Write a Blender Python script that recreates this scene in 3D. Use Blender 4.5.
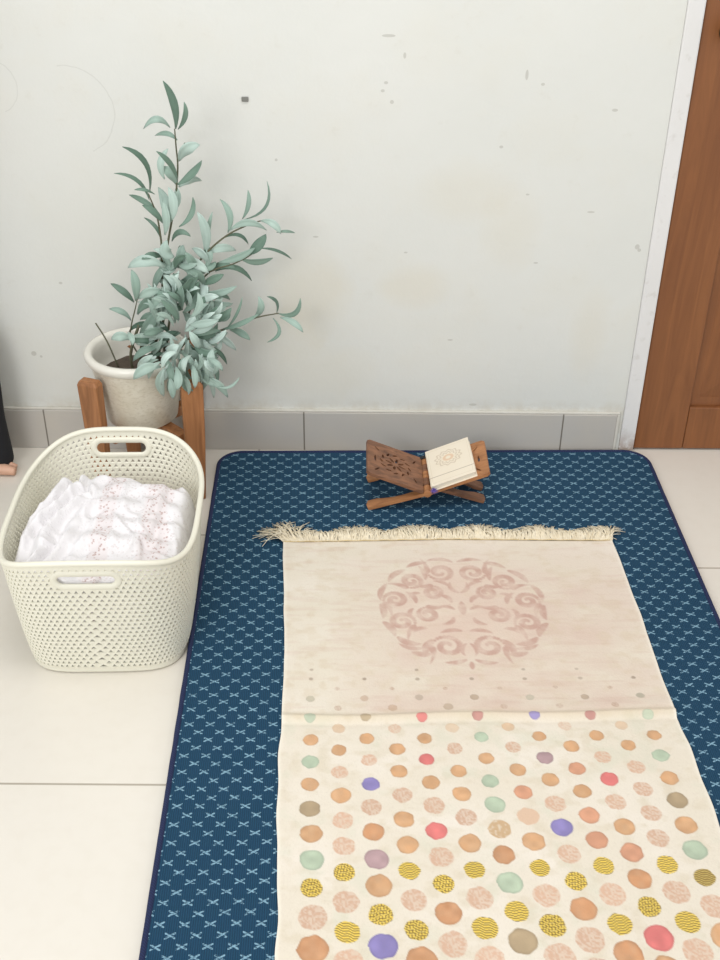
import bpy, bmesh, math, random
import numpy as np
from mathutils import Vector, Matrix, noise

for o in list(bpy.data.objects):
    bpy.data.objects.remove(o)
S = bpy.context.scene
COL = S.collection
random.seed(7)

# ------------------------------------------------------------------ camera
H = 1.37
cam_d = bpy.data.cameras.new('camera')
cam = bpy.data.objects.new('camera', cam_d)
COL.objects.link(cam)
S.camera = cam
cam_d.sensor_fit = 'VERTICAL'
cam_d.sensor_height = 36.0
cam_d.lens = 1145.3 / 960 * 36.0
cam_d.clip_start = 0.05
cam.matrix_world = (Matrix.Translation((0, 0, H)) @ Matrix.Rotation(-0.005087, 4, 'Z')
                    @ Matrix.Rotation(math.pi / 2 - 0.57781, 4, 'X') @ Matrix.Rotation(0.01169, 4, 'Z'))

# ------------------------------------------------------------------ light
wd = bpy.data.worlds.new('world')
S.world = wd
wd.use_nodes = True
wd.node_tree.nodes['Background'].inputs[0].default_value = (0.985, 0.99, 1.0, 1)
wd.node_tree.nodes['Background'].inputs[1].default_value = 0.77

def area(name, loc, target, size, power, color):
    l = bpy.data.lights.new(name, 'AREA')
    l.shape = 'RECTANGLE'
    l.size, l.size_y = size
    l.energy = power
    l.color = color
    o = bpy.data.objects.new(name, l)
    COL.objects.link(o)
    o.location = loc
    o.rotation_euler = (Vector(target) - Vector(loc)).to_track_quat('-Z', 'Y').to_euler()
    return o
area('ceiling_lamp_light', (0.0, 1.05, 2.75), (0.0, 1.25, 0.0), (1.0, 0.6), 17, (1.0, 0.975, 0.945))
area('left_front_light', (-1.5, -1.6, 2.2), (0.1, 2.0, 0.1), (1.4, 1.2), 43, (0.975, 0.985, 1.0))  # broad soft light from an unseen source at the left front

S.view_settings.view_transform = 'Standard'
S.view_settings.look = 'None'
S.view_settings.gamma = 1.0
S.view_settings.exposure = 0.27
S.view_settings.use_curve_mapping = False

# ------------------------------------------------------------------ helpers
def lin(c):
    return tuple(((v / 255) / 12.92 if v / 255 <= .04045 else ((v / 255 + .055) / 1.055) ** 2.4) for v in c)

def linA(c):
    c = np.asarray(c, float) / 255
    return np.where(c <= .04045, c / 12.92, ((c + .055) / 1.055) ** 2.4)

class NT:
    """tiny node-tree writer"""
    def __init__(s, name, rough=.6):
        s.m = bpy.data.materials.new(name)
        s.m.use_nodes = True
        s.t = s.m.node_tree
        s.b = s.t.nodes['Principled BSDF']
        s.b.inputs['Roughness'].default_value = rough
        s._co = None
    def n(s, typ, **kw):
        nd = s.t.nodes.new(typ)
        for k, v in kw.items():
            setattr(nd, k, v)
        return nd
    def put(s, sock, v):
        if isinstance(v, bpy.types.NodeSocket):
            s.t.links.new(v, sock)
        elif isinstance(v, (tuple, list)):
            sock.default_value = tuple(v) + ((1,) if len(v) == 3 and len(sock.default_value) == 4 else ())
        else:
            sock.default_value = v
    def co(s):
        if s._co is None:
            s._co = s.n('ShaderNodeTexCoord').outputs['Object']
        return s._co
    def math(s, op, a, b=0.0, c=0.0, clamp=False):
        nd = s.n('ShaderNodeMath', operation=op, use_clamp=clamp)
        s.put(nd.inputs[0], a); s.put(nd.inputs[1], b); s.put(nd.inputs[2], c)
        return nd.outputs[0]
    def xyz(s):
        nd = s.n('ShaderNodeSeparateXYZ')
        s.t.links.new(s.co(), nd.inputs[0])
        return nd.outputs
    def comb(s, x, y, z):
        nd = s.n('ShaderNodeCombineXYZ')
        for i, v in enumerate((x, y, z)):
            s.put(nd.inputs[i], v)
        return nd.outputs[0]
    def map(s, scale=(1, 1, 1), rot=(0, 0, 0)):
        nd = s.n('ShaderNodeMapping')
        s.t.links.new(s.co(), nd.inputs[0])
        nd.inputs['Scale'].default_value = scale
        nd.inputs['Rotation'].default_value = rot
        return nd.outputs[0]
    def noise(s, scale, detail=3, vec=None, rough=.5, dist=0):
        nd = s.n('ShaderNodeTexNoise')
        nd.inputs['Scale'].default_value = scale
        nd.inputs['Detail'].default_value = detail
        nd.inputs['Roughness'].default_value = rough
        nd.inputs['Distortion'].default_value = dist
        s.t.links.new(vec or s.co(), nd.inputs['Vector'])
        return nd.outputs[0]
    def ramp(s, v, a, b):
        nd = s.n('ShaderNodeMapRange', clamp=True)
        s.put(nd.inputs[0], v)
        nd.inputs[1].default_value = a; nd.inputs[2].default_value = b
        return nd.outputs[0]
    def mix(s, f, a, b):
        nd = s.n('ShaderNodeMix', data_type='RGBA')
        s.put(nd.inputs[0], f); s.put(nd.inputs[6], a); s.put(nd.inputs[7], b)
        return nd.outputs[2]
    def color(s, c):
        s.put(s.b.inputs['Base Color'], c)
    def bump(s, h, strength=.3, dist=.001):
        nd = s.n('ShaderNodeBump')
        nd.inputs['Strength'].default_value = strength
        nd.inputs['Distance'].default_value = dist
        s.put(nd.inputs['Height'], h)
        s.t.links.new(nd.outputs[0], s.b.inputs['Normal'])

def plain(name, rgb, rough=.6, amp=.06, scale=60, bump=.15):
    t = NT(name, rough)
    n = t.noise(scale, 3)
    c = lin(rgb)
    t.color(t.mix(n, tuple(v * (1 - amp) for v in c), tuple(min(1, v * (1 + amp)) for v in c)))
    if bump:
        t.bump(n, bump)
    return t.m

def mesh_obj(name, verts, faces, mat=None, parent=None, smooth=True):
    me = bpy.data.meshes.new(name)
    me.from_pydata([tuple(v) for v in verts], [], faces)
    me.update()
    if smooth:
        me.polygons.foreach_set('use_smooth', [True] * len(me.polygons))
    o = bpy.data.objects.new(name, me)
    COL.objects.link(o)
    if mat:
        me.materials.append(mat)
    if parent:
        o.parent = parent
    return o

def bm_obj(name, bm, mat=None, parent=None, smooth=False, bevel=0, seg=2):
    me = bpy.data.meshes.new(name)
    bmesh.ops.recalc_face_normals(bm, faces=bm.faces)
    bm.to_mesh(me)
    bm.free()
    if smooth:
        me.polygons.foreach_set('use_smooth', [True] * len(me.polygons))
    o = bpy.data.objects.new(name, me)
    COL.objects.link(o)
    if mat:
        me.materials.append(mat)
    if parent:
        o.parent = parent
    if bevel:
        md = o.modifiers.new('bevel', 'BEVEL')
        md.width = bevel
        md.segments = seg
        md.limit_method = 'ANGLE'
    return o

def box(bm, lo, hi, M=None):
    r = bmesh.ops.create_cube(bm, size=1.0)
    lo, hi = Vector(lo), Vector(hi)
    for v in r['verts']:
        v.co = Vector([(lo[i] + hi[i]) / 2 + v.co[i] * (hi[i] - lo[i]) for i in range(3)])
        if M:
            v.co = M @ v.co
    return r['verts']

def lathe_data(prof, n=64, c=(0, 0, 0)):
    V, F = [], []
    for r, z in prof:
        for i in range(n):
            a = 2 * math.pi * i / n
            V.append((c[0] + r * math.cos(a), c[1] + r * math.sin(a), c[2] + z))
    for k in range(len(prof) - 1):
        for i in range(n):
            j = (i + 1) % n
            F.append((k * n + i, k * n + j, (k + 1) * n + j, (k + 1) * n + i))
    return V, F

def tube_data(pts, rad, n=8, closed=False, V=None, F=None, cap=True):
    """sweep a circle along pts (rad: number or list)"""
    if V is None:
        V, F = [], []
    pts = [Vector(p) for p in pts]
    m = len(pts)
    base = len(V)
    up = None
    for i, p in enumerate(pts):
        a = pts[(i - 1) % m] if (closed or i > 0) else p
        b = pts[(i + 1) % m] if (closed or i < m - 1) else p
        t = (b - a)
        t = t.normalized() if t.length > 1e-9 else Vector((0, 0, 1))
        if up is None:
            up = Vector((0, 0, 1)) if abs(t.z) < .9 else Vector((1, 0, 0))
        up = (up - t * up.dot(t)).normalized()
        s = t.cross(up)
        r = rad[i] if isinstance(rad, (list, tuple)) else rad
        for k in range(n):
            an = 2 * math.pi * k / n
            V.append(p + (up * math.cos(an) + s * math.sin(an)) * r)
    for i in range(m if closed else m - 1):
        j = (i + 1) % m
        for k in range(n):
            l = (k + 1) % n
            F.append((base + i * n + k, base + i * n + l, base + j * n + l, base + j * n + k))
    if not closed and cap:
        F.append(tuple(base + k for k in range(n))[::-1])
        F.append(tuple(base + (m - 1) * n + k for k in range(n)))
    return V, F

def spline(pts, k=6):
    """catmull-rom through pts"""
    P = [Vector(p) for p in pts]
    P = [P[0] * 2 - P[1]] + P + [P[-1] * 2 - P[-2]]
    out = []
    for i in range(1, len(P) - 2):
        for j in range(k):
            t = j / k
            a, b, c, d = P[i - 1], P[i], P[i + 1], P[i + 2]
            out.append(.5 * ((2 * b) + (c - a) * t + (2 * a - 5 * b + 4 * c - d) * t * t + (3 * b - a - 3 * c + d) * t ** 3))
    out.append(P[-2])
    return out

def empty(name, loc, rz=0):
    o = bpy.data.objects.new(name, None)
    COL.objects.link(o)
    o.empty_display_size = .05
    o.location = loc
    o.rotation_euler = (0, 0, rz)
    return o

def tag(o, label, cat, group=None, kind=None):
    if label: o['label'] = label
    if cat: o['category'] = cat
    if group: o['group'] = group
    if kind: o['kind'] = kind
    return o

def struct(o):
    o['kind'] = 'structure'
    return o

# ------------------------------------------------------------------ the room
D = 2.232      # distance of the plastered wall
# floor: large glossy off-white tiles with thin grout lines
t = NT('floor_tile', .28)
x, y, z = t.xyz()
side = t.math('GREATER_THAN', x, 0.05)
yo = t.math('SUBTRACT', y, t.math('ADD', 1.230, t.math('MULTIPLY', side, -0.096)))
fy = t.math('PINGPONG', t.math('ADD', yo, 6.61), 0.3305)
fx = t.math('PINGPONG', t.math('ADD', x, 5.81 + .800), 0.2905)
gr = t.math('MINIMUM', fy, fx)
gm = t.ramp(gr, .0026, .0012)
nz = t.noise(2.2, 3)
nf = t.noise(40, 4)
base = t.mix(nz, lin((219, 213, 201)), lin((224, 219, 209)))
base = t.mix(t.math('MULTIPLY', t.ramp(nf, .45, .75), .12), base, lin((205, 196, 180)))
t.color(t.mix(gm, base, lin((168, 160, 146))))
t.bump(t.math('ADD', t.math('MULTIPLY', gm, -1.0), t.math('MULTIPLY', nz, .4)), .25, .001)
m_floor = t.m
bm = bmesh.new()
box(bm, (-3.2, -2.6, -0.05), (3.2, D + .1, 0))
struct(bm_obj('floor', bm, m_floor))

# wall: old white plaster with stains, hairline marks and specks
t = NT('plaster', .75)
x, y, z = t.xyz()
n1 = t.noise(1.6, 5, rough=.6)
n2 = t.noise(7, 5, rough=.65)
n3 = t.noise(28, 5, rough=.7)
c = t.mix(n1, lin((206, 208, 202)), lin((221, 221, 215)))
c = t.mix(t.math('MULTIPLY', t.ramp(n2, .48, .8), .38), c, lin((214, 211, 198)))
c = t.mix(t.math('MULTIPLY', t.ramp(n3, .62, .8), .3), c, lin((196, 194, 184)))
def blotch(c, cx, cz, rx, rz, col, amt, soft=1.0):
    dx = t.math('DIVIDE', t.math('SUBTRACT', x, cx), rx)
    dz = t.math('DIVIDE', t.math('SUBTRACT', z, cz), rz)
    d = t.math('ADD', t.math('MULTIPLY', dx, dx), t.math('MULTIPLY', dz, dz))
    d = t.math('ADD', d, t.math('MULTIPLY', t.math('SUBTRACT', n2 if soft > .5 else n3, .5), 2.5 * soft))
    return t.mix(t.math('MULTIPLY', t.ramp(d, 1.0, 1.0 - .9 * soft), amt), c, lin(col))
for (cx, cz, rx, rz, a) in ((.12, .40, .09, .06, .45), (-.1, .38, .10, .13, .5), (-.1, .19, .16, .09, .35), (.22, .60, .12, .07, .3), (.31, .53, .07, .1, .3), (-.16, .28, .1, .08, .3),
                            (.50, .30, .05, .12, .35), (-.45, .5, .2, .2, .15)):
    c = blotch(c, cx, cz, rx, rz, (211, 204, 184), a * .8)
# small specks and scratches where the wall shows them
for (cx, cz, rx, rz) in ((.064, .779, .004, .004), (.318, .832, .003, .010), (.350, .815, .004, .003), (.493, .768, .006, .003), (.575, .492, .005, .006),
                         (.58, .485, .004, .004), (-.161, .665, .003, .003), (.261, .118, .009, .003), (.202, .277, .006, .002), (.471, .565, .008, .002),
                         (.086, .865, .003, .006), (.055, .90, .014, .003), (.052, .815, .004, .003), (.28, .695, .004, .003), (.34, .60, .004, .002), (-.085, .507, .006, .002),
                         (.046, .80, .004, .003), (-.70, .235, .006, .006), (-.685, .228, .003, .003), (-.62, .40, .004, .003), (.10, .475, .004, .002), (.37, .455, .005, .002)):
    c = blotch(c, cx, cz, rx, rz, (142, 137, 124), .36, .25)
# a faint trowel arc and hairlines
def arc(c, cx, cz, R, w, a0, amt):
    dx = t.math('SUBTRACT', x, cx); dz = t.math('SUBTRACT', z, cz)
    r = t.math('SQRT', t.math('ADD', t.math('MULTIPLY', dx, dx), t.math('MULTIPLY', dz, dz)))
    e = t.math('ABSOLUTE', t.math('SUBTRACT', r, t.math('ADD', R, t.math('MULTIPLY', n2, .02))))
    k = t.math('MULTIPLY', t.ramp(e, w, w * .3), t.math('GREATER_THAN', t.math('ADD', t.math('MULTIPLY', dx, math.cos(a0)), t.math('MULTIPLY', dz, math.sin(a0))), R * .15))
    return t.mix(t.math('MULTIPLY', k, amt), c, lin((165, 165, 155)))
c = arc(c, -.555, .755, .075, .0016, .3, .22)

c = arc(c, -.70, .80, .04, .0016, .3, .2)
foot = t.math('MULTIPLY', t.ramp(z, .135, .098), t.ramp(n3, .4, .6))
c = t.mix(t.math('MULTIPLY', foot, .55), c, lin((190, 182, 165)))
t.color(c)
t.bump(t.math('ADD', t.math('MULTIPLY', n1, 3.0), t.math('ADD', n2, t.math('MULTIPLY', n3, .25))), .35, .004)
m_wall = t.m
bm = bmesh.new()
box(bm, (-3.2, D, -.02), (0.600, D + .12, 2.9))
struct(bm_obj('wall_back', bm, m_wall))
bm = bmesh.new()
box(bm, (1.60, D, -.02), (3.2, D + .12, 2.9))
box(bm, (0.600, D, 2.13), (1.60, D + .12, 2.9))
struct(bm_obj('wall_back', bm, m_wall))

# painted door frame next to the plaster
t = NT('frame_paint', .5)
n1 = t.noise(9, 5, rough=.7, vec=t.map((1, 1, .35)))
n2 = t.noise(45, 4)
c = t.mix(n1, lin((214, 213, 210)), lin((224, 223, 221)))
c = t.mix(t.math('MULTIPLY', t.ramp(n2, .6, .72), .35), c, lin((184, 180, 172)))
zz = t.xyz()[2]
c = t.mix(t.math('MULTIPLY', t.math('MULTIPLY', t.ramp(zz, .06, .0), t.ramp(n2, .42, .55)), .8), c, lin((150, 122, 100)))
t.color(c)
t.bump(n1, .4, .003)
m_frame = t.m
bm = bmesh.new()
box(bm, (0.6005, D - .004, 0), (0.634, D + .11, 2.10))
box(bm, (1.566, D - .004, 0), (1.5995, D + .11, 2.10))
box(bm, (0.6005, D - .004, 2.096), (1.5995, D + .11, 2.129))
struct(bm_obj('trim_1', bm, m_frame, bevel=.003))

# grey skirting tiles
t = NT('skirting_tile', .35)
x, y, z = t.xyz()
fx = t.math('PINGPONG', t.math('ADD', x, 5.81 + .116), 0.2905)
gm = t.ramp(fx, .0022, .001)
n1 = t.noise(5, 3)
c = t.mix(n1, lin((182, 177, 169)), lin((190, 186, 179)))
c = t.mix(t.math('MULTIPLY', t.ramp(t.noise(14, 4), .5, .8), .4), c, lin((196, 188, 172)))
t.color(t.mix(gm, c, lin((120, 114, 104))))
t.bump(t.math('MULTIPLY', gm, -1.0), .4, .001)
bm = bmesh.new()
box(bm, (-3.2, D - .009, 0), (0.585, D, .0985))
struct(bm_obj('baseboard_back', bm, t.m, bevel=.0015))
t = NT('grout_cap', .8)
t.color(t.mix(t.noise(50, 4), lin((196, 192, 180)), lin((212, 209, 200))))
bm = bmesh.new()
box(bm, (-3.2, D - .007, .0985), (0.592, D, .1035))
box(bm, (0.585, D - .007, 0), (0.592, D, .0985))
struct(bm_obj('trim_2', bm, t.m, bevel=.0015))

# wooden panel door
t = NT('door_wood', .42)
x, y, z = t.xyz()
g = t.noise(6, 6, vec=t.map((7, 7, .5)), rough=.62, dist=1.6)
g2 = t.noise(30, 4, vec=t.map((6, 6, .25)), rough=.6)
c = t.mix(t.ramp(g, .25, .8), lin((114, 68, 35)), lin((142, 90, 49)))
c = t.mix(t.math('MULTIPLY', t.ramp(g2, .5, .75), .35), c, lin((120, 72, 40)))
kn = t.noise(2.0, 2)
c = t.mix(t.math('MULTIPLY', t.ramp(kn, .62, .7), .25), c, lin((176, 112, 66)))
t.color(c)
t.bump(g, .12, .001)
m_door = t.m
door = struct(empty('door_1', (0.636, D + .006, 0.0)))
dw = .928
bm = bmesh.new()
for (a, b, c0, c1) in ((0, .112, .004, 2.093), (dw - .112, dw, .004, 2.093)):
    box(bm, (a, 0, c0), (b, .04, c1))
bm_obj('stile', bm, m_door, door, bevel=.003)
bm = bmesh.new()
for (c0, c1) in ((.004, .112), (.95, 1.07), (1.98, 2.093)):
    box(bm, (.1125, .0005, c0), (dw - .1125, .0395, c1))
bm_obj('rail', bm, m_door, door, bevel=.003)
bm = bmesh.new()
for (c0, c1) in ((.112, .95), (1.07, 1.98)):
    V = [((.113, .014, c0), (.16, .004, c0 + .05))]
    a0, a1, b0, b1 = .1125, dw - .1125, c0 + .0003, c1 - .0003
    q = [bm.verts.new(p) for p in ((a0, .012, b0), (a1, .012, b0), (a1, .012, b1), (a0, .012, b1),
                                   (a0 + .02, .014, b0 + .02), (a1 - .02, .014, b0 + .02), (a1 - .02, .014, b1 - .02), (a0 + .02, .014, b1 - .02),
                                   (a0 + .07, .006, b0 + .07), (a1 - .07, .006, b0 + .07), (a1 - .07, .006, b1 - .07), (a0 + .07, .006, b1 - .07),
                                   (a0, .034, b0), (a1, .034, b0), (a1, .034, b1), (a0, .034, b1))]
    for k in (0, 4):
        for i in range(4):
            j = (i + 1) % 4
            bm.faces.new((q[k + i], q[k + j], q[k + 4 + j], q[k + 4 + i]))
    bm.faces.new(q[8:12])
    bm.faces.new(q[12:16][::-1])
    for i in range(4):
        j = (i + 1) % 4
        bm.faces.new((q[i], q[12 + i], q[12 + j], q[j]))
bm_obj('panel', bm, m_door, door)
m_black = plain('black_metal', (26, 25, 24), .35, .1)
V, F = lathe_data([(0, 0), (.019, 0), (.019, .004), (.014, .007), (.009, .009), (.008, .024), (.014, .03), (.021, .036), (.023, .045), (.019, .054), (.010, .058), (0, .059)], 32)
kn = mesh_obj('door_knob', [(a + .052, -c, b + .912) for a, b, c in V], F, m_black, door)
kn['label'] = 'round black door knob'
# dark strip painting the shade in the gap between door and frame
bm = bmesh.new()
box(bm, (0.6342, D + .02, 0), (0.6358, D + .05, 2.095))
struct(bm_obj('trim_3', bm, plain('door_gap_shade', (40, 26, 18), .8)))

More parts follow.
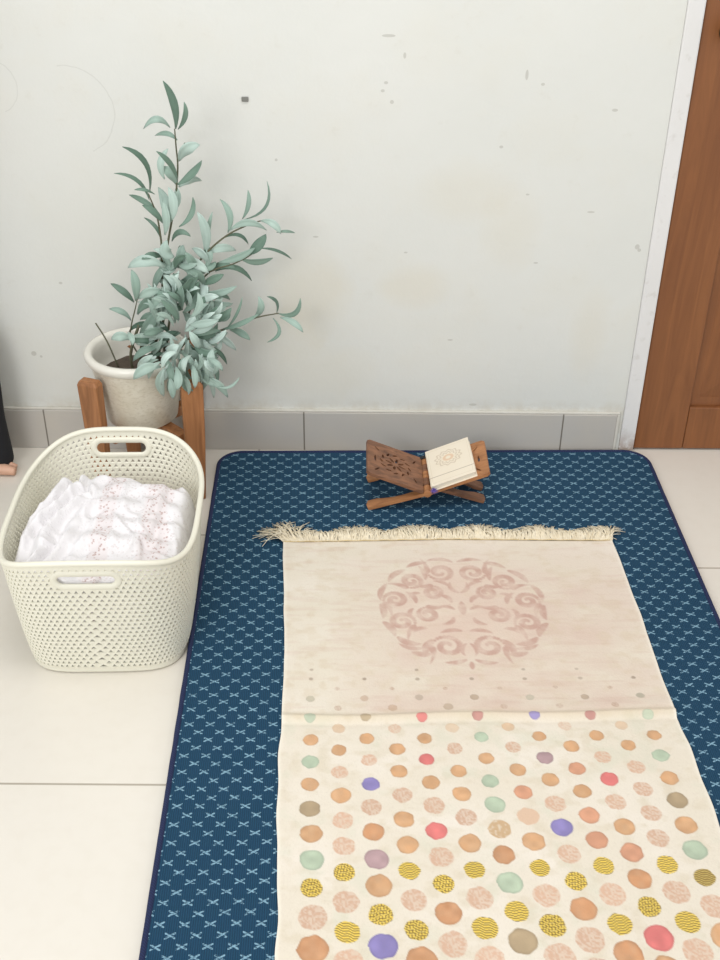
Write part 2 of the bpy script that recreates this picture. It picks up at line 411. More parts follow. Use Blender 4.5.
# plant stems and leaves in metres: base, middle, tip, width, tone
LEAVES=[((-0.33,2.079,0.768),(-0.326,2.06,0.818),(-0.342,2.056,0.858),0.0161,0.75),((-0.327,2.086,0.765),(-0.309,2.067,0.794),(-0.309,2.065,0.82),0.0097,0.7),((-0.339,2.073,0.772),(-0.36,2.062,0.79),(-0.386,2.067,0.771),0.0129,0.3),((-0.333,2.107,0.739),(-0.351,2.108,0.751),(-0.377,2.125,0.742),0.0103,0.45),((-0.332,2.101,0.712),(-0.319,2.084,0.728),(-0.316,2.084,0.742),0.0103,0.85),((-0.33,2.091,0.705),(-0.313,2.077,0.732),(-0.288,2.078,0.74),0.0219,0.1),((-0.334,2.077,0.673),(-0.341,2.057,0.712),(-0.364,2.053,0.735),0.0116,0.8),((-0.335,2.079,0.665),(-0.308,2.083,0.683),(-0.29,2.104,0.703),0.0155,0.75),((-0.336,2.103,0.652),(-0.316,2.104,0.666),(-0.295,2.122,0.658),0.0168,0.15),((-0.34,2.102,0.657),(-0.346,2.085,0.684),(-0.364,2.084,0.695),0.0193,0.4),((-0.358,2.082,0.674),(-0.362,2.078,0.705),(-0.348,2.09,0.729),0.0142,0.2),((-0.341,2.099,0.576),(-0.316,2.102,0.6),(-0.314,2.121,0.627),0.0116,0.65),((-0.358,2.105,0.544),(-0.339,2.085,0.571),(-0.317,2.08,0.564),0.0116,0.7),((-0.366,2.094,0.6),(-0.342,2.091,0.626),(-0.341,2.105,0.653),0.0168,0.25),((-0.389,2.09,0.649),(-0.389,2.073,0.708),(-0.428,2.071,0.737),0.0129,0.9),((-0.391,2.089,0.631),(-0.407,2.069,0.676),(-0.447,2.064,0.69),0.0077,0.8),((-0.38,2.107,0.601),(-0.405,2.11,0.621),(-0.437,2.129,0.627),0.0116,0.75),((-0.37,2.092,0.585),(-0.382,2.078,0.612),(-0.404,2.08,0.625),0.0129,0.85),((-0.378,2.106,0.544),(-0.386,2.101,0.574),(-0.409,2.111,0.589),0.0077,0.8),((-0.368,2.105,0.578),(-0.364,2.108,0.616),(-0.379,2.126,0.644),0.0193,0.2),((-0.356,2.09,0.588),(-0.344,2.08,0.627),(-0.353,2.085,0.658),0.0181,0.15),((-0.369,2.094,0.561),(-0.361,2.084,0.598),(-0.366,2.09,0.629),0.0168,0.25),((-0.378,2.076,0.647),(-0.393,2.063,0.66),(-0.413,2.065,0.659),0.0064,0.7),((-0.378,2.103,0.513),(-0.395,2.081,0.525),(-0.414,2.075,0.519),0.0142,0.75),((-0.362,2.072,0.559),(-0.365,2.068,0.539),(-0.351,2.079,0.523),0.0232,0.2),((-0.372,2.081,0.5),(-0.405,2.074,0.517),(-0.444,2.083,0.498),0.0232,0.15),((-0.353,2.089,0.493),(-0.344,2.076,0.519),(-0.325,2.079,0.523),0.0155,0.8),((-0.363,2.11,0.488),(-0.322,2.093,0.505),(-0.289,2.092,0.485),0.0232,0.1),((-0.297,2.107,0.516),(-0.289,2.09,0.568),(-0.303,2.089,0.609),0.0193,0.1),((-0.293,2.115,0.519),(-0.287,2.101,0.566),(-0.276,2.102,0.605),0.009,0.4),((-0.249,2.104,0.563),(-0.243,2.104,0.599),(-0.262,2.119,0.624),0.0129,0.45),((-0.22,2.103,0.591),(-0.206,2.097,0.621),(-0.207,2.106,0.647),0.0097,0.45),((-0.22,2.126,0.581),(-0.174,2.106,0.615),(-0.17,2.102,0.666),0.0058,0.5),((-0.244,2.092,0.572),(-0.206,2.076,0.594),(-0.172,2.076,0.579),0.0142,0.3),((-0.256,2.121,0.547),(-0.229,2.116,0.554),(-0.213,2.128,0.53),0.0077,0.8),((-0.185,2.099,0.589),(-0.16,2.086,0.589),(-0.146,2.089,0.567),0.0142,0.2),((-0.155,2.097,0.567),(-0.136,2.088,0.573),(-0.119,2.095,0.567),0.0032,0.5),((-0.213,2.092,0.523),(-0.191,2.09,0.543),(-0.176,2.104,0.561),0.0206,0.8),((-0.192,2.126,0.523),(-0.158,2.131,0.517),(-0.13,2.153,0.49),0.0058,0.75),((-0.229,2.119,0.504),(-0.198,2.125,0.495),(-0.167,2.147,0.495),0.0129,0.6),((-0.268,2.091,0.508),(-0.229,2.076,0.524),(-0.196,2.078,0.543),0.0142,0.4),((-0.281,2.129,0.473),(-0.24,2.129,0.481),(-0.211,2.145,0.446),0.011,0.85),((-0.294,2.106,0.518),(-0.265,2.112,0.529),(-0.238,2.133,0.515),0.0168,0.15),((-0.24,2.115,0.487),(-0.268,2.116,0.491),(-0.296,2.134,0.467),0.0142,0.7),((-0.312,2.102,0.439),(-0.271,2.084,0.446),(-0.235,2.083,0.462),0.0142,0.3),((-0.314,2.108,0.432),(-0.344,2.089,0.451),(-0.378,2.086,0.441),0.0155,0.25),((-0.345,2.085,0.403),(-0.316,2.091,0.431),(-0.302,2.113,0.461),0.0193,0.45),((-0.351,2.083,0.419),(-0.335,2.061,0.463),(-0.313,2.054,0.493),0.0142,0.75),((-0.262,2.092,0.365),(-0.237,2.074,0.406),(-0.224,2.072,0.444),0.0052,0.6),((-0.209,2.121,0.376),(-0.192,2.109,0.403),(-0.196,2.113,0.427),0.0142,0.35),((-0.16,2.102,0.397),(-0.158,2.082,0.43),(-0.176,2.077,0.443),0.009,0.75),((-0.159,2.129,0.383),(-0.125,2.119,0.388),(-0.113,2.125,0.419),0.0116,0.6),((-0.153,2.098,0.389),(-0.125,2.077,0.388),(-0.106,2.072,0.369),0.0129,0.3),((-0.167,2.092,0.39),(-0.154,2.074,0.367),(-0.179,2.072,0.346),0.0077,0.6),((-0.258,2.117,0.351),(-0.233,2.099,0.354),(-0.215,2.096,0.339),0.0155,0.5),((-0.269,2.092,0.365),(-0.229,2.083,0.382),(-0.194,2.091,0.4),0.0116,0.55),((-0.276,2.1,0.38),(-0.263,2.107,0.385),(-0.26,2.13,0.391),0.0168,0.6),((-0.434,2.075,0.432),(-0.429,2.068,0.469),(-0.436,2.077,0.497),0.0181,0.45),((-0.443,2.101,0.417),(-0.459,2.09,0.445),(-0.484,2.096,0.459),0.0142,0.75),((-0.455,2.11,0.373),(-0.469,2.101,0.397),(-0.496,2.108,0.399),0.0129,0.4),((-0.431,2.08,0.434),(-0.405,2.069,0.453),(-0.381,2.074,0.454),0.0193,0.3),((-0.45,2.071,0.349),(-0.467,2.061,0.362),(-0.489,2.067,0.351),0.0193,0.25),((-0.436,2.01,0.368),(-0.436,2.014,0.381),(-0.448,2.033,0.384),0.0116,0.3),((-0.439,2.103,0.39),(-0.413,2.095,0.421),(-0.383,2.103,0.414),0.0219,0.55),((-0.407,2.071,0.409),(-0.39,2.056,0.439),(-0.366,2.057,0.447),0.0193,0.4),((-0.384,2.01,0.321),(-0.412,1.993,0.326),(-0.437,1.992,0.302),0.0219,0.25),((-0.377,2.009,0.318),(-0.39,2.012,0.285),(-0.388,2.031,0.243),0.0193,0.2),((-0.355,2.006,0.324),(-0.347,1.984,0.309),(-0.353,1.979,0.286),0.0181,0.3),((-0.344,2.037,0.291),(-0.341,2.031,0.263),(-0.329,2.041,0.23),0.0181,0.25),((-0.321,2.04,0.306),(-0.301,2.029,0.285),(-0.275,2.034,0.265),0.0142,0.3),((-0.304,2.036,0.284),(-0.276,2.033,0.27),(-0.261,2.045,0.234),0.0155,0.3),((-0.279,2.032,0.266),(-0.253,2.031,0.267),(-0.235,2.046,0.281),0.0058,0.3),((-0.28,2.02,0.357),(-0.283,2.0,0.344),(-0.274,1.995,0.325),0.0168,0.2),((-0.307,2.098,0.35),(-0.281,2.102,0.349),(-0.263,2.121,0.321),0.0181,0.2),((-0.352,2.036,0.324),(-0.36,2.041,0.34),(-0.382,2.061,0.335),0.0193,0.1),((-0.345,2.013,0.367),(-0.358,2.01,0.36),(-0.369,2.023,0.339),0.0193,0.05),((-0.323,2.102,0.332),(-0.305,2.098,0.343),(-0.297,2.111,0.356),0.0206,0.1),((-0.336,2.103,0.363),(-0.335,2.095,0.385),(-0.348,2.104,0.394),0.0181,0.3),((-0.367,2.096,0.505),(-0.388,2.094,0.478),(-0.403,2.107,0.439),0.0155,0.4),((-0.394,2.081,0.412),(-0.411,2.085,0.379),(-0.44,2.106,0.344),0.0232,0.45),((-0.375,2.108,0.431),(-0.365,2.087,0.467),(-0.345,2.083,0.488),0.0155,0.5),((-0.29,2.09,0.373),(-0.286,2.093,0.407),(-0.266,2.112,0.424),0.0171,0.0),((-0.358,2.074,0.409),(-0.358,2.052,0.445),(-0.375,2.045,0.463),0.0108,0.1),((-0.329,2.045,0.395),(-0.297,2.027,0.407),(-0.267,2.025,0.415),0.0164,0.2),((-0.386,2.082,0.404),(-0.388,2.073,0.439),(-0.396,2.081,0.467),0.0097,0.05),((-0.317,2.093,0.399),(-0.303,2.095,0.426),(-0.293,2.113,0.447),0.0091,0.55),((-0.313,2.081,0.338),(-0.295,2.061,0.329),(-0.295,2.056,0.305),0.0131,0.7),((-0.312,2.059,0.339),(-0.303,2.055,0.314),(-0.28,2.067,0.299),0.0155,0.05),((-0.3,2.058,0.396),(-0.278,2.04,0.411),(-0.261,2.039,0.422),0.0121,0.1),((-0.327,2.082,0.325),(-0.316,2.063,0.302),(-0.296,2.059,0.278),0.0091,0.3),((-0.31,2.079,0.324),(-0.29,2.079,0.307),(-0.277,2.095,0.277),0.0115,0.2),((-0.3,2.069,0.375),(-0.281,2.074,0.356),(-0.259,2.095,0.356),0.0129,0.3),((-0.382,2.066,0.373),(-0.399,2.047,0.38),(-0.42,2.044,0.374),0.0173,0.55),((-0.326,2.046,0.37),(-0.296,2.043,0.382),(-0.268,2.057,0.378),0.0139,0.55),((-0.333,2.056,0.387),(-0.31,2.051,0.389),(-0.29,2.062,0.376),0.0105,0.0),((-0.4,2.097,0.365),(-0.43,2.094,0.374),(-0.461,2.106,0.35),0.0106,0.95),((-0.327,2.037,0.386),(-0.317,2.032,0.37),(-0.31,2.044,0.345),0.0165,0.2),((-0.325,2.043,0.413),(-0.303,2.031,0.441),(-0.305,2.035,0.469),0.0149,0.3),((-0.344,2.073,0.417),(-0.342,2.059,0.454),(-0.344,2.06,0.484),0.0172,0.55),((-0.353,2.087,0.358),(-0.379,2.083,0.349),(-0.406,2.095,0.326),0.0121,0.7),((-0.334,2.033,0.375),(-0.352,2.033,0.347),(-0.369,2.049,0.307),0.0116,0.05),((-0.394,2.079,0.359),(-0.411,2.084,0.372),(-0.436,2.105,0.351),0.0096,0.1),((-0.323,2.076,0.312),(-0.305,2.076,0.283),(-0.302,2.091,0.239),0.0134,0.1),((-0.339,2.099,0.286),(-0.322,2.098,0.259),(-0.3,2.112,0.229),0.0141,0.1),((-0.377,2.085,0.42),(-0.37,2.077,0.451),(-0.378,2.086,0.474),0.0151,0.1),((-0.321,2.085,0.307),(-0.3,2.079,0.298),(-0.28,2.088,0.305),0.0112,0.7),((-0.364,2.09,0.319),(-0.342,2.096,0.292),(-0.334,2.118,0.246),0.0147,0.3),((-0.331,2.044,0.363),(-0.337,2.047,0.338),(-0.343,2.067,0.304),0.013,0.1),((-0.394,2.066,0.353),(-0.416,2.046,0.371),(-0.443,2.042,0.37),0.0105,0.2),((-0.388,2.093,0.405),(-0.394,2.078,0.442),(-0.409,2.078,0.468),0.0093,0.2),((-0.316,2.087,0.406),(-0.289,2.09,0.41),(-0.266,2.11,0.397),0.016,0.2),((-0.308,2.069,0.408),(-0.277,2.052,0.416),(-0.261,2.05,0.443),0.012,0.05),((-0.305,2.057,0.363),(-0.296,2.055,0.346),(-0.281,2.069,0.33),0.0118,0.1),((-0.308,2.091,0.311),(-0.303,2.094,0.286),(-0.286,2.114,0.27),0.0142,0.0),((-0.339,2.051,0.379),(-0.319,2.054,0.39),(-0.31,2.073,0.403),0.0119,0.3),((-0.37,2.09,0.391),(-0.382,2.091,0.405),(-0.397,2.107,0.412),0.0133,0.3),((-0.356,2.09,0.402),(-0.382,2.096,0.42),(-0.419,2.117,0.404),0.0113,0.7),((-0.311,2.057,0.394),(-0.309,2.055,0.422),(-0.29,2.068,0.431),0.0124,0.3),((-0.373,2.085,0.404),(-0.359,2.082,0.434),(-0.355,2.096,0.458),0.0149,0.3),((-0.316,2.094,0.389),(-0.29,2.087,0.407),(-0.289,2.095,0.434),0.0104,0.2),((-0.307,2.089,0.324),(-0.295,2.093,0.295),(-0.306,2.113,0.253),0.0153,0.1),((-0.342,2.07,0.43),(-0.332,2.077,0.447),(-0.328,2.099,0.46),0.0143,0.55),((-0.327,2.098,0.302),(-0.307,2.096,0.288),(-0.287,2.11,0.295),0.0168,0.3),((-0.373,2.097,0.413),(-0.388,2.085,0.427),(-0.406,2.089,0.433),0.0136,0.55),((-0.344,2.077,0.431),(-0.357,2.082,0.446),(-0.382,2.103,0.44),0.011,0.2),((-0.358,2.069,0.406),(-0.368,2.047,0.437),(-0.391,2.04,0.431),0.0106,0.2),((-0.324,2.058,0.352),(-0.303,2.04,0.338),(-0.275,2.038,0.343),0.017,0.7),((-0.302,2.084,0.365),(-0.288,2.067,0.401),(-0.273,2.066,0.427),0.0153,0.7),((-0.376,2.097,0.308),(-0.373,2.092,0.287),(-0.363,2.103,0.262),0.0095,0.2),((-0.388,2.099,0.39),(-0.406,2.094,0.417),(-0.438,2.105,0.416),0.0094,0.1),((-0.346,2.079,0.303),(-0.347,2.064,0.276),(-0.327,2.065,0.252),0.016,0.55),((-0.371,2.072,0.324),(-0.368,2.052,0.3),(-0.386,2.047,0.272),0.013,0.05),((-0.363,2.09,0.379),(-0.366,2.093,0.402),(-0.389,2.112,0.403),0.0135,0.55),((-0.299,2.086,0.328),(-0.277,2.089,0.313),(-0.266,2.108,0.277),0.0095,0.95),((-0.358,2.066,0.316),(-0.352,2.044,0.293),(-0.373,2.039,0.268),0.0102,0.7),((-0.372,2.057,0.331),(-0.382,2.042,0.318),(-0.386,2.044,0.293),0.0157,0.0),((-0.311,2.087,0.42),(-0.299,2.09,0.451),(-0.313,2.11,0.474),0.0174,0.0),((-0.306,2.073,0.382),(-0.299,2.065,0.413),(-0.286,2.074,0.433),0.0104,0.2),((-0.395,2.097,0.374),(-0.41,2.09,0.393),(-0.434,2.098,0.38),0.0154,0.55),((-0.352,2.061,0.392),(-0.356,2.061,0.42),(-0.369,2.077,0.438),0.0091,0.0),((-0.382,2.083,0.375),(-0.411,2.09,0.372),(-0.445,2.112,0.359),0.0135,0.2),((-0.408,2.089,0.338),(-0.428,2.095,0.334),(-0.452,2.117,0.319),0.0171,0.3),((-0.36,2.062,0.427),(-0.365,2.065,0.449),(-0.383,2.083,0.459),0.0117,0.3),((-0.353,2.069,0.417),(-0.365,2.069,0.446),(-0.394,2.086,0.454),0.0098,0.2),((-0.38,2.095,0.298),(-0.358,2.098,0.269),(-0.364,2.117,0.218),0.0091,0.0),((-0.347,2.04,0.407),(-0.357,2.026,0.437),(-0.375,2.027,0.456),0.0143,0.7),((-0.307,2.097,0.323),(-0.284,2.09,0.32),(-0.273,2.1,0.338),0.0127,0.0),((-0.315,2.079,0.371),(-0.296,2.071,0.375),(-0.281,2.079,0.362),0.0154,0.2),((-0.309,2.059,0.392),(-0.292,2.039,0.416),(-0.274,2.035,0.428),0.0108,0.0),((-0.332,2.071,0.357),(-0.304,2.074,0.348),(-0.279,2.094,0.326),0.0124,0.3),((-0.4,2.098,0.312),(-0.421,2.088,0.341),(-0.456,2.094,0.332),0.016,0.95),((-0.354,2.085,0.427),(-0.355,2.077,0.464),(-0.346,2.086,0.492),0.0118,0.0),((-0.333,2.078,0.428),(-0.325,2.068,0.464),(-0.306,2.074,0.485),0.0134,0.7),((-0.393,2.078,0.376),(-0.396,2.061,0.414),(-0.407,2.06,0.443),0.012,0.3),((-0.356,2.064,0.352),(-0.387,2.07,0.361),(-0.423,2.092,0.333),0.0131,0.1),((-0.301,2.087,0.388),(-0.269,2.071,0.4),(-0.246,2.072,0.421),0.0166,0.7),((-0.358,2.058,0.393),(-0.371,2.039,0.417),(-0.39,2.036,0.405),0.0163,0.3),((-0.322,2.078,0.365),(-0.3,2.075,0.378),(-0.28,2.088,0.38),0.011,0.0),((-0.327,2.05,0.375),(-0.301,2.033,0.391),(-0.278,2.031,0.402),0.0136,0.1),((-0.32,2.048,0.379),(-0.303,2.043,0.393),(-0.289,2.053,0.399),0.012,0.7),((-0.359,2.092,0.425),(-0.365,2.097,0.444),(-0.359,2.117,0.456),0.0098,0.55),((-0.302,2.098,0.334),(-0.296,2.1,0.312),(-0.281,2.118,0.293),0.0121,0.05),((-0.35,2.078,0.429),(-0.342,2.056,0.472),(-0.358,2.05,0.499),0.0099,0.1),((-0.368,2.053,0.413),(-0.371,2.038,0.447),(-0.396,2.039,0.454),0.0127,0.3),((-0.311,2.068,0.369),(-0.307,2.06,0.345),(-0.285,2.069,0.331),0.0158,0.1),((-0.332,2.097,0.29),(-0.329,2.091,0.26),(-0.349,2.101,0.226),0.0106,0.2),((-0.302,2.069,0.344),(-0.275,2.054,0.362),(-0.257,2.056,0.381),0.0144,0.0),((-0.321,2.093,0.413),(-0.296,2.073,0.44),(-0.269,2.069,0.446),0.0167,0.0),((-0.385,2.076,0.317),(-0.418,2.081,0.306),(-0.44,2.103,0.264),0.0153,0.95),((-0.326,2.088,0.307),(-0.302,2.069,0.309),(-0.28,2.065,0.318),0.0129,0.55),((-0.333,2.07,0.334),(-0.335,2.071,0.306),(-0.35,2.088,0.271),0.0167,0.05),((-0.377,2.093,0.355),(-0.399,2.091,0.376),(-0.433,2.105,0.364),0.0167,0.95),((-0.37,2.053,0.368),(-0.368,2.051,0.341),(-0.394,2.064,0.318),0.0122,0.1),((-0.356,2.085,0.361),(-0.38,2.071,0.358),(-0.396,2.073,0.331),0.015,0.95),((-0.353,2.061,0.329),(-0.324,2.061,0.322),(-0.315,2.076,0.283),0.0165,0.2),((-0.323,2.083,0.406),(-0.297,2.073,0.438),(-0.265,2.078,0.438),0.0122,0.7),((-0.372,2.078,0.337),(-0.398,2.078,0.331),(-0.416,2.094,0.297),0.013,0.3),((-0.355,2.091,0.427),(-0.354,2.077,0.466),(-0.376,2.079,0.485),0.0154,0.1),((-0.306,2.093,0.387),(-0.28,2.089,0.403),(-0.258,2.101,0.415),0.0166,0.3),((-0.337,2.084,0.302),(-0.327,2.065,0.288),(-0.305,2.062,0.282),0.0169,0.05),((-0.394,2.073,0.332),(-0.423,2.058,0.333),(-0.449,2.059,0.308),0.0164,0.55),((-0.345,2.063,0.431),(-0.351,2.05,0.453),(-0.367,2.053,0.461),0.0112,0.7),((-0.359,2.044,0.393),(-0.367,2.033,0.42),(-0.391,2.038,0.42),0.0132,0.3),((-0.352,2.094,0.428),(-0.352,2.087,0.46),(-0.359,2.095,0.483),0.0169,0.95),((-0.358,2.084,0.324),(-0.37,2.069,0.308),(-0.384,2.071,0.283),0.0145,0.2),((-0.365,2.062,0.422),(-0.375,2.063,0.447),(-0.399,2.079,0.453),0.0118,0.55),((-0.385,2.058,0.363),(-0.396,2.063,0.338),(-0.416,2.084,0.309),0.0097,0.3),((-0.379,2.064,0.35),(-0.405,2.065,0.339),(-0.431,2.082,0.314),0.0162,0.3),((-0.345,2.093,0.425),(-0.329,2.072,0.458),(-0.305,2.067,0.463),0.0132,0.1),((-0.342,2.078,0.367),(-0.321,2.069,0.399),(-0.293,2.076,0.404),0.014,0.0),((-0.333,2.078,0.332),(-0.314,2.07,0.316),(-0.295,2.078,0.295),0.0129,0.95),((-0.348,2.051,0.403),(-0.358,2.042,0.436),(-0.384,2.049,0.45),0.016,0.3),((-0.327,2.066,0.427),(-0.327,2.062,0.451),(-0.342,2.074,0.462),0.0167,0.2),((-0.344,2.089,0.354),(-0.34,2.093,0.327),(-0.324,2.113,0.304),0.0103,0.2),((-0.363,2.083,0.427),(-0.35,2.062,0.454),(-0.341,2.058,0.474),0.0115,0.95),((-0.365,2.08,0.301),(-0.38,2.061,0.288),(-0.389,2.058,0.261),0.0117,0.0),((-0.315,2.099,0.299),(-0.29,2.086,0.282),(-0.285,2.088,0.245),0.0147,0.55),((-0.353,2.06,0.328),(-0.331,2.039,0.324),(-0.322,2.034,0.304),0.0111,0.3),((-0.289,2.095,0.356),(-0.264,2.094,0.339),(-0.246,2.11,0.308),0.0149,0.0),((-0.335,2.085,0.425),(-0.32,2.072,0.454),(-0.306,2.075,0.475),0.013,0.95),((-0.321,2.058,0.368),(-0.292,2.056,0.368),(-0.275,2.07,0.388),0.0141,0.95),((-0.37,2.01,0.298),(-0.363,1.995,0.283),(-0.364,1.995,0.258),0.0153,0.3),((-0.311,2.029,0.323),(-0.305,2.033,0.303),(-0.293,2.052,0.282),0.0139,0.0),((-0.348,2.007,0.356),(-0.369,1.992,0.352),(-0.379,1.993,0.325),0.0145,0.1),((-0.307,2.017,0.341),(-0.297,2.024,0.313),(-0.287,2.046,0.277),0.0149,0.0),((-0.297,2.025,0.321),(-0.299,2.026,0.288),(-0.315,2.042,0.248),0.0122,0.3),((-0.343,2.009,0.305),(-0.332,2.002,0.288),(-0.335,2.012,0.258),0.0109,0.3),((-0.292,2.001,0.346),(-0.271,1.982,0.346),(-0.259,1.98,0.329),0.0113,0.3),((-0.324,2.021,0.322),(-0.317,1.999,0.308),(-0.318,1.992,0.284),0.0139,0.3),((-0.322,2.007,0.349),(-0.334,1.989,0.342),(-0.333,1.987,0.321),0.0109,0.1),((-0.343,2.008,0.313),(-0.339,2.007,0.284),(-0.324,2.021,0.254),0.0159,0.5),((-0.329,2.012,0.343),(-0.341,2.002,0.329),(-0.344,2.008,0.302),0.0153,0.3),((-0.28,2.008,0.344),(-0.272,1.994,0.332),(-0.281,1.997,0.311),0.0122,0.2),((-0.396,2.033,0.333),(-0.414,2.024,0.32),(-0.433,2.031,0.295),0.0155,0.0),((-0.349,2.038,0.314),(-0.357,2.028,0.292),(-0.372,2.034,0.263),0.016,0.2),((-0.363,2.031,0.323),(-0.376,2.012,0.308),(-0.387,2.009,0.281),0.0148,0.0),((-0.3,2.019,0.323),(-0.293,2.022,0.304),(-0.284,2.041,0.279),0.0111,0.2),((-0.3,2.005,0.34),(-0.287,2.001,0.328),(-0.275,2.012,0.309),0.0143,0.0),((-0.307,2.003,0.353),(-0.303,2.002,0.335),(-0.317,2.017,0.31),0.0103,0.3),((-0.379,2.035,0.329),(-0.367,2.013,0.313),(-0.364,2.006,0.287),0.0157,0.5),((-0.341,2.025,0.335),(-0.345,2.016,0.314),(-0.338,2.023,0.287),0.0135,0.3),((-0.397,2.005,0.349),(-0.414,2.005,0.338),(-0.433,2.022,0.314),0.0128,0.1),((-0.297,2.038,0.325),(-0.303,2.031,0.298),(-0.301,2.04,0.262),0.0131,0.3),((-0.382,2.005,0.335),(-0.401,2.002,0.322),(-0.412,2.015,0.291),0.0116,0.2),((-0.321,2.039,0.318),(-0.319,2.024,0.305),(-0.324,2.025,0.283),0.0121,0.2),((-0.39,2.02,0.332),(-0.418,2.017,0.322),(-0.441,2.029,0.288),0.0118,0.3),((-0.304,2.027,0.342),(-0.306,2.028,0.32),(-0.301,2.044,0.293),0.0124,0.1),((-0.341,2.02,0.313),(-0.365,2.02,0.291),(-0.38,2.036,0.251),0.014,0.3),((-0.325,2.014,0.312),(-0.316,2.02,0.291),(-0.323,2.042,0.257),0.011,0.1),((-0.317,2.021,0.333),(-0.314,2.02,0.303),(-0.312,2.036,0.264),0.0142,0.2),((-0.298,2.04,0.298),(-0.291,2.041,0.268),(-0.291,2.057,0.226),0.0116,0.1),((-0.3,2.1,0.452),(-0.306,2.079,0.485),(-0.326,2.073,0.498),0.0162,0.5),((-0.337,2.1,0.498),(-0.34,2.106,0.516),(-0.347,2.128,0.527),0.0177,0.8),((-0.376,2.1,0.501),(-0.375,2.086,0.527),(-0.392,2.088,0.535),0.0124,0.1),((-0.36,2.1,0.483),(-0.374,2.092,0.498),(-0.393,2.1,0.504),0.013,0.3),((-0.317,2.1,0.48),(-0.319,2.081,0.512),(-0.331,2.078,0.533),0.0165,0.5),((-0.374,2.1,0.471),(-0.368,2.092,0.491),(-0.379,2.1,0.501),0.0133,0.3),((-0.35,2.1,0.501),(-0.328,2.078,0.504),(-0.307,2.071,0.514),0.0138,0.3),((-0.387,2.1,0.423),(-0.371,2.096,0.431),(-0.357,2.108,0.431),0.0177,0.3),((-0.338,2.1,0.411),(-0.34,2.085,0.434),(-0.354,2.085,0.441),0.0129,0.5),((-0.29,2.1,0.499),(-0.299,2.093,0.523),(-0.32,2.102,0.531),0.0172,0.1),((-0.362,2.1,0.42),(-0.366,2.086,0.441),(-0.376,2.089,0.454),0.0147,0.1),((-0.349,2.1,0.463),(-0.328,2.083,0.478),(-0.314,2.081,0.495),0.012,0.5),((-0.382,2.1,0.417),(-0.364,2.098,0.411),(-0.348,2.111,0.398),0.0173,0.8),((-0.378,2.1,0.451),(-0.382,2.1,0.467),(-0.394,2.117,0.472),0.017,0.3),((-0.298,2.1,0.492),(-0.286,2.097,0.518),(-0.295,2.11,0.537),0.0136,0.3),((-0.314,2.1,0.442),(-0.316,2.097,0.461),(-0.324,2.111,0.471),0.0117,0.1),((-0.368,2.1,0.481),(-0.367,2.09,0.511),(-0.381,2.095,0.529),0.0133,0.3),((-0.383,2.1,0.49),(-0.376,2.103,0.507),(-0.363,2.121,0.506),0.0168,0.1),((-0.295,2.1,0.428),(-0.273,2.106,0.435),(-0.255,2.127,0.413),0.0137,0.5),((-0.351,2.1,0.492),(-0.324,2.079,0.498),(-0.309,2.074,0.48),0.0169,0.5),((-0.306,2.1,0.457),(-0.281,2.085,0.474),(-0.259,2.086,0.485),0.0161,0.8),((-0.372,2.1,0.48),(-0.358,2.09,0.501),(-0.344,2.095,0.513),0.0124,0.3),((-0.347,2.1,0.5),(-0.341,2.093,0.523),(-0.336,2.102,0.538),0.018,0.3),((-0.377,2.1,0.456),(-0.376,2.098,0.482),(-0.39,2.113,0.497),0.0121,0.3),((-0.381,2.1,0.432),(-0.364,2.105,0.431),(-0.35,2.126,0.425),0.0137,0.3),((-0.328,2.1,0.447),(-0.341,2.082,0.465),(-0.358,2.08,0.474),0.0159,0.5),((-0.295,2.1,0.422),(-0.271,2.095,0.417),(-0.247,2.106,0.414),0.0153,0.3),((-0.387,2.1,0.497),(-0.368,2.093,0.491),(-0.351,2.102,0.499),0.0177,0.1),((-0.31,2.1,0.406),(-0.308,2.099,0.427),(-0.313,2.115,0.44),0.0121,0.3),((-0.391,2.1,0.41),(-0.373,2.106,0.414),(-0.365,2.127,0.422),0.0117,0.5),((-0.332,2.1,0.474),(-0.323,2.095,0.492),(-0.308,2.106,0.491),0.0168,0.1),((-0.394,2.1,0.427),(-0.372,2.078,0.443),(-0.355,2.073,0.438),0.0163,0.5),((-0.304,2.1,0.497),(-0.288,2.097,0.495),(-0.276,2.111,0.501),0.0147,0.5),((-0.333,2.1,0.461),(-0.319,2.101,0.479),(-0.299,2.119,0.473),0.015,0.5)]
STEMS=[[(-0.411,2.11,0.269),(-0.385,2.1,0.396),(-0.379,2.1,0.473),(-0.364,2.1,0.548),(-0.346,2.1,0.62),(-0.335,2.1,0.689),(-0.335,2.1,0.729),(-0.335,2.1,0.762)],[(-0.389,2.11,0.391),(-0.38,2.1,0.503),(-0.378,2.1,0.547),(-0.382,2.1,0.598),(-0.394,2.1,0.64)],[(-0.395,2.11,0.277),(-0.369,2.1,0.404),(-0.335,2.1,0.466),(-0.296,2.1,0.519),(-0.252,2.1,0.558),(-0.21,2.1,0.58),(-0.178,2.1,0.591)],[(-0.343,2.11,0.376),(-0.299,2.1,0.474),(-0.241,2.1,0.501),(-0.212,2.1,0.516),(-0.184,2.1,0.538)],[(-0.388,2.11,0.269),(-0.337,2.1,0.34),(-0.263,2.1,0.361),(-0.204,2.1,0.386),(-0.156,2.1,0.397)],[(-0.433,2.11,0.269),(-0.457,2.1,0.331),(-0.453,2.1,0.367),(-0.442,2.1,0.403),(-0.434,2.1,0.43)],[(-0.388,2.11,0.269),(-0.361,2.1,0.316),(-0.334,2.1,0.275),(-0.293,2.1,0.229)],[(-0.396,2.11,0.269),(-0.389,2.1,0.332),(-0.401,2.1,0.274)],[(-0.527,2.11,0.367),(-0.506,2.1,0.331),(-0.489,2.1,0.273)],[(-0.431,2.11,0.359),(-0.44,2.1,0.315),(-0.449,2.1,0.274)],[(-0.422,2.11,0.269),(-0.404,2.1,0.348),(-0.394,2.1,0.404)]]

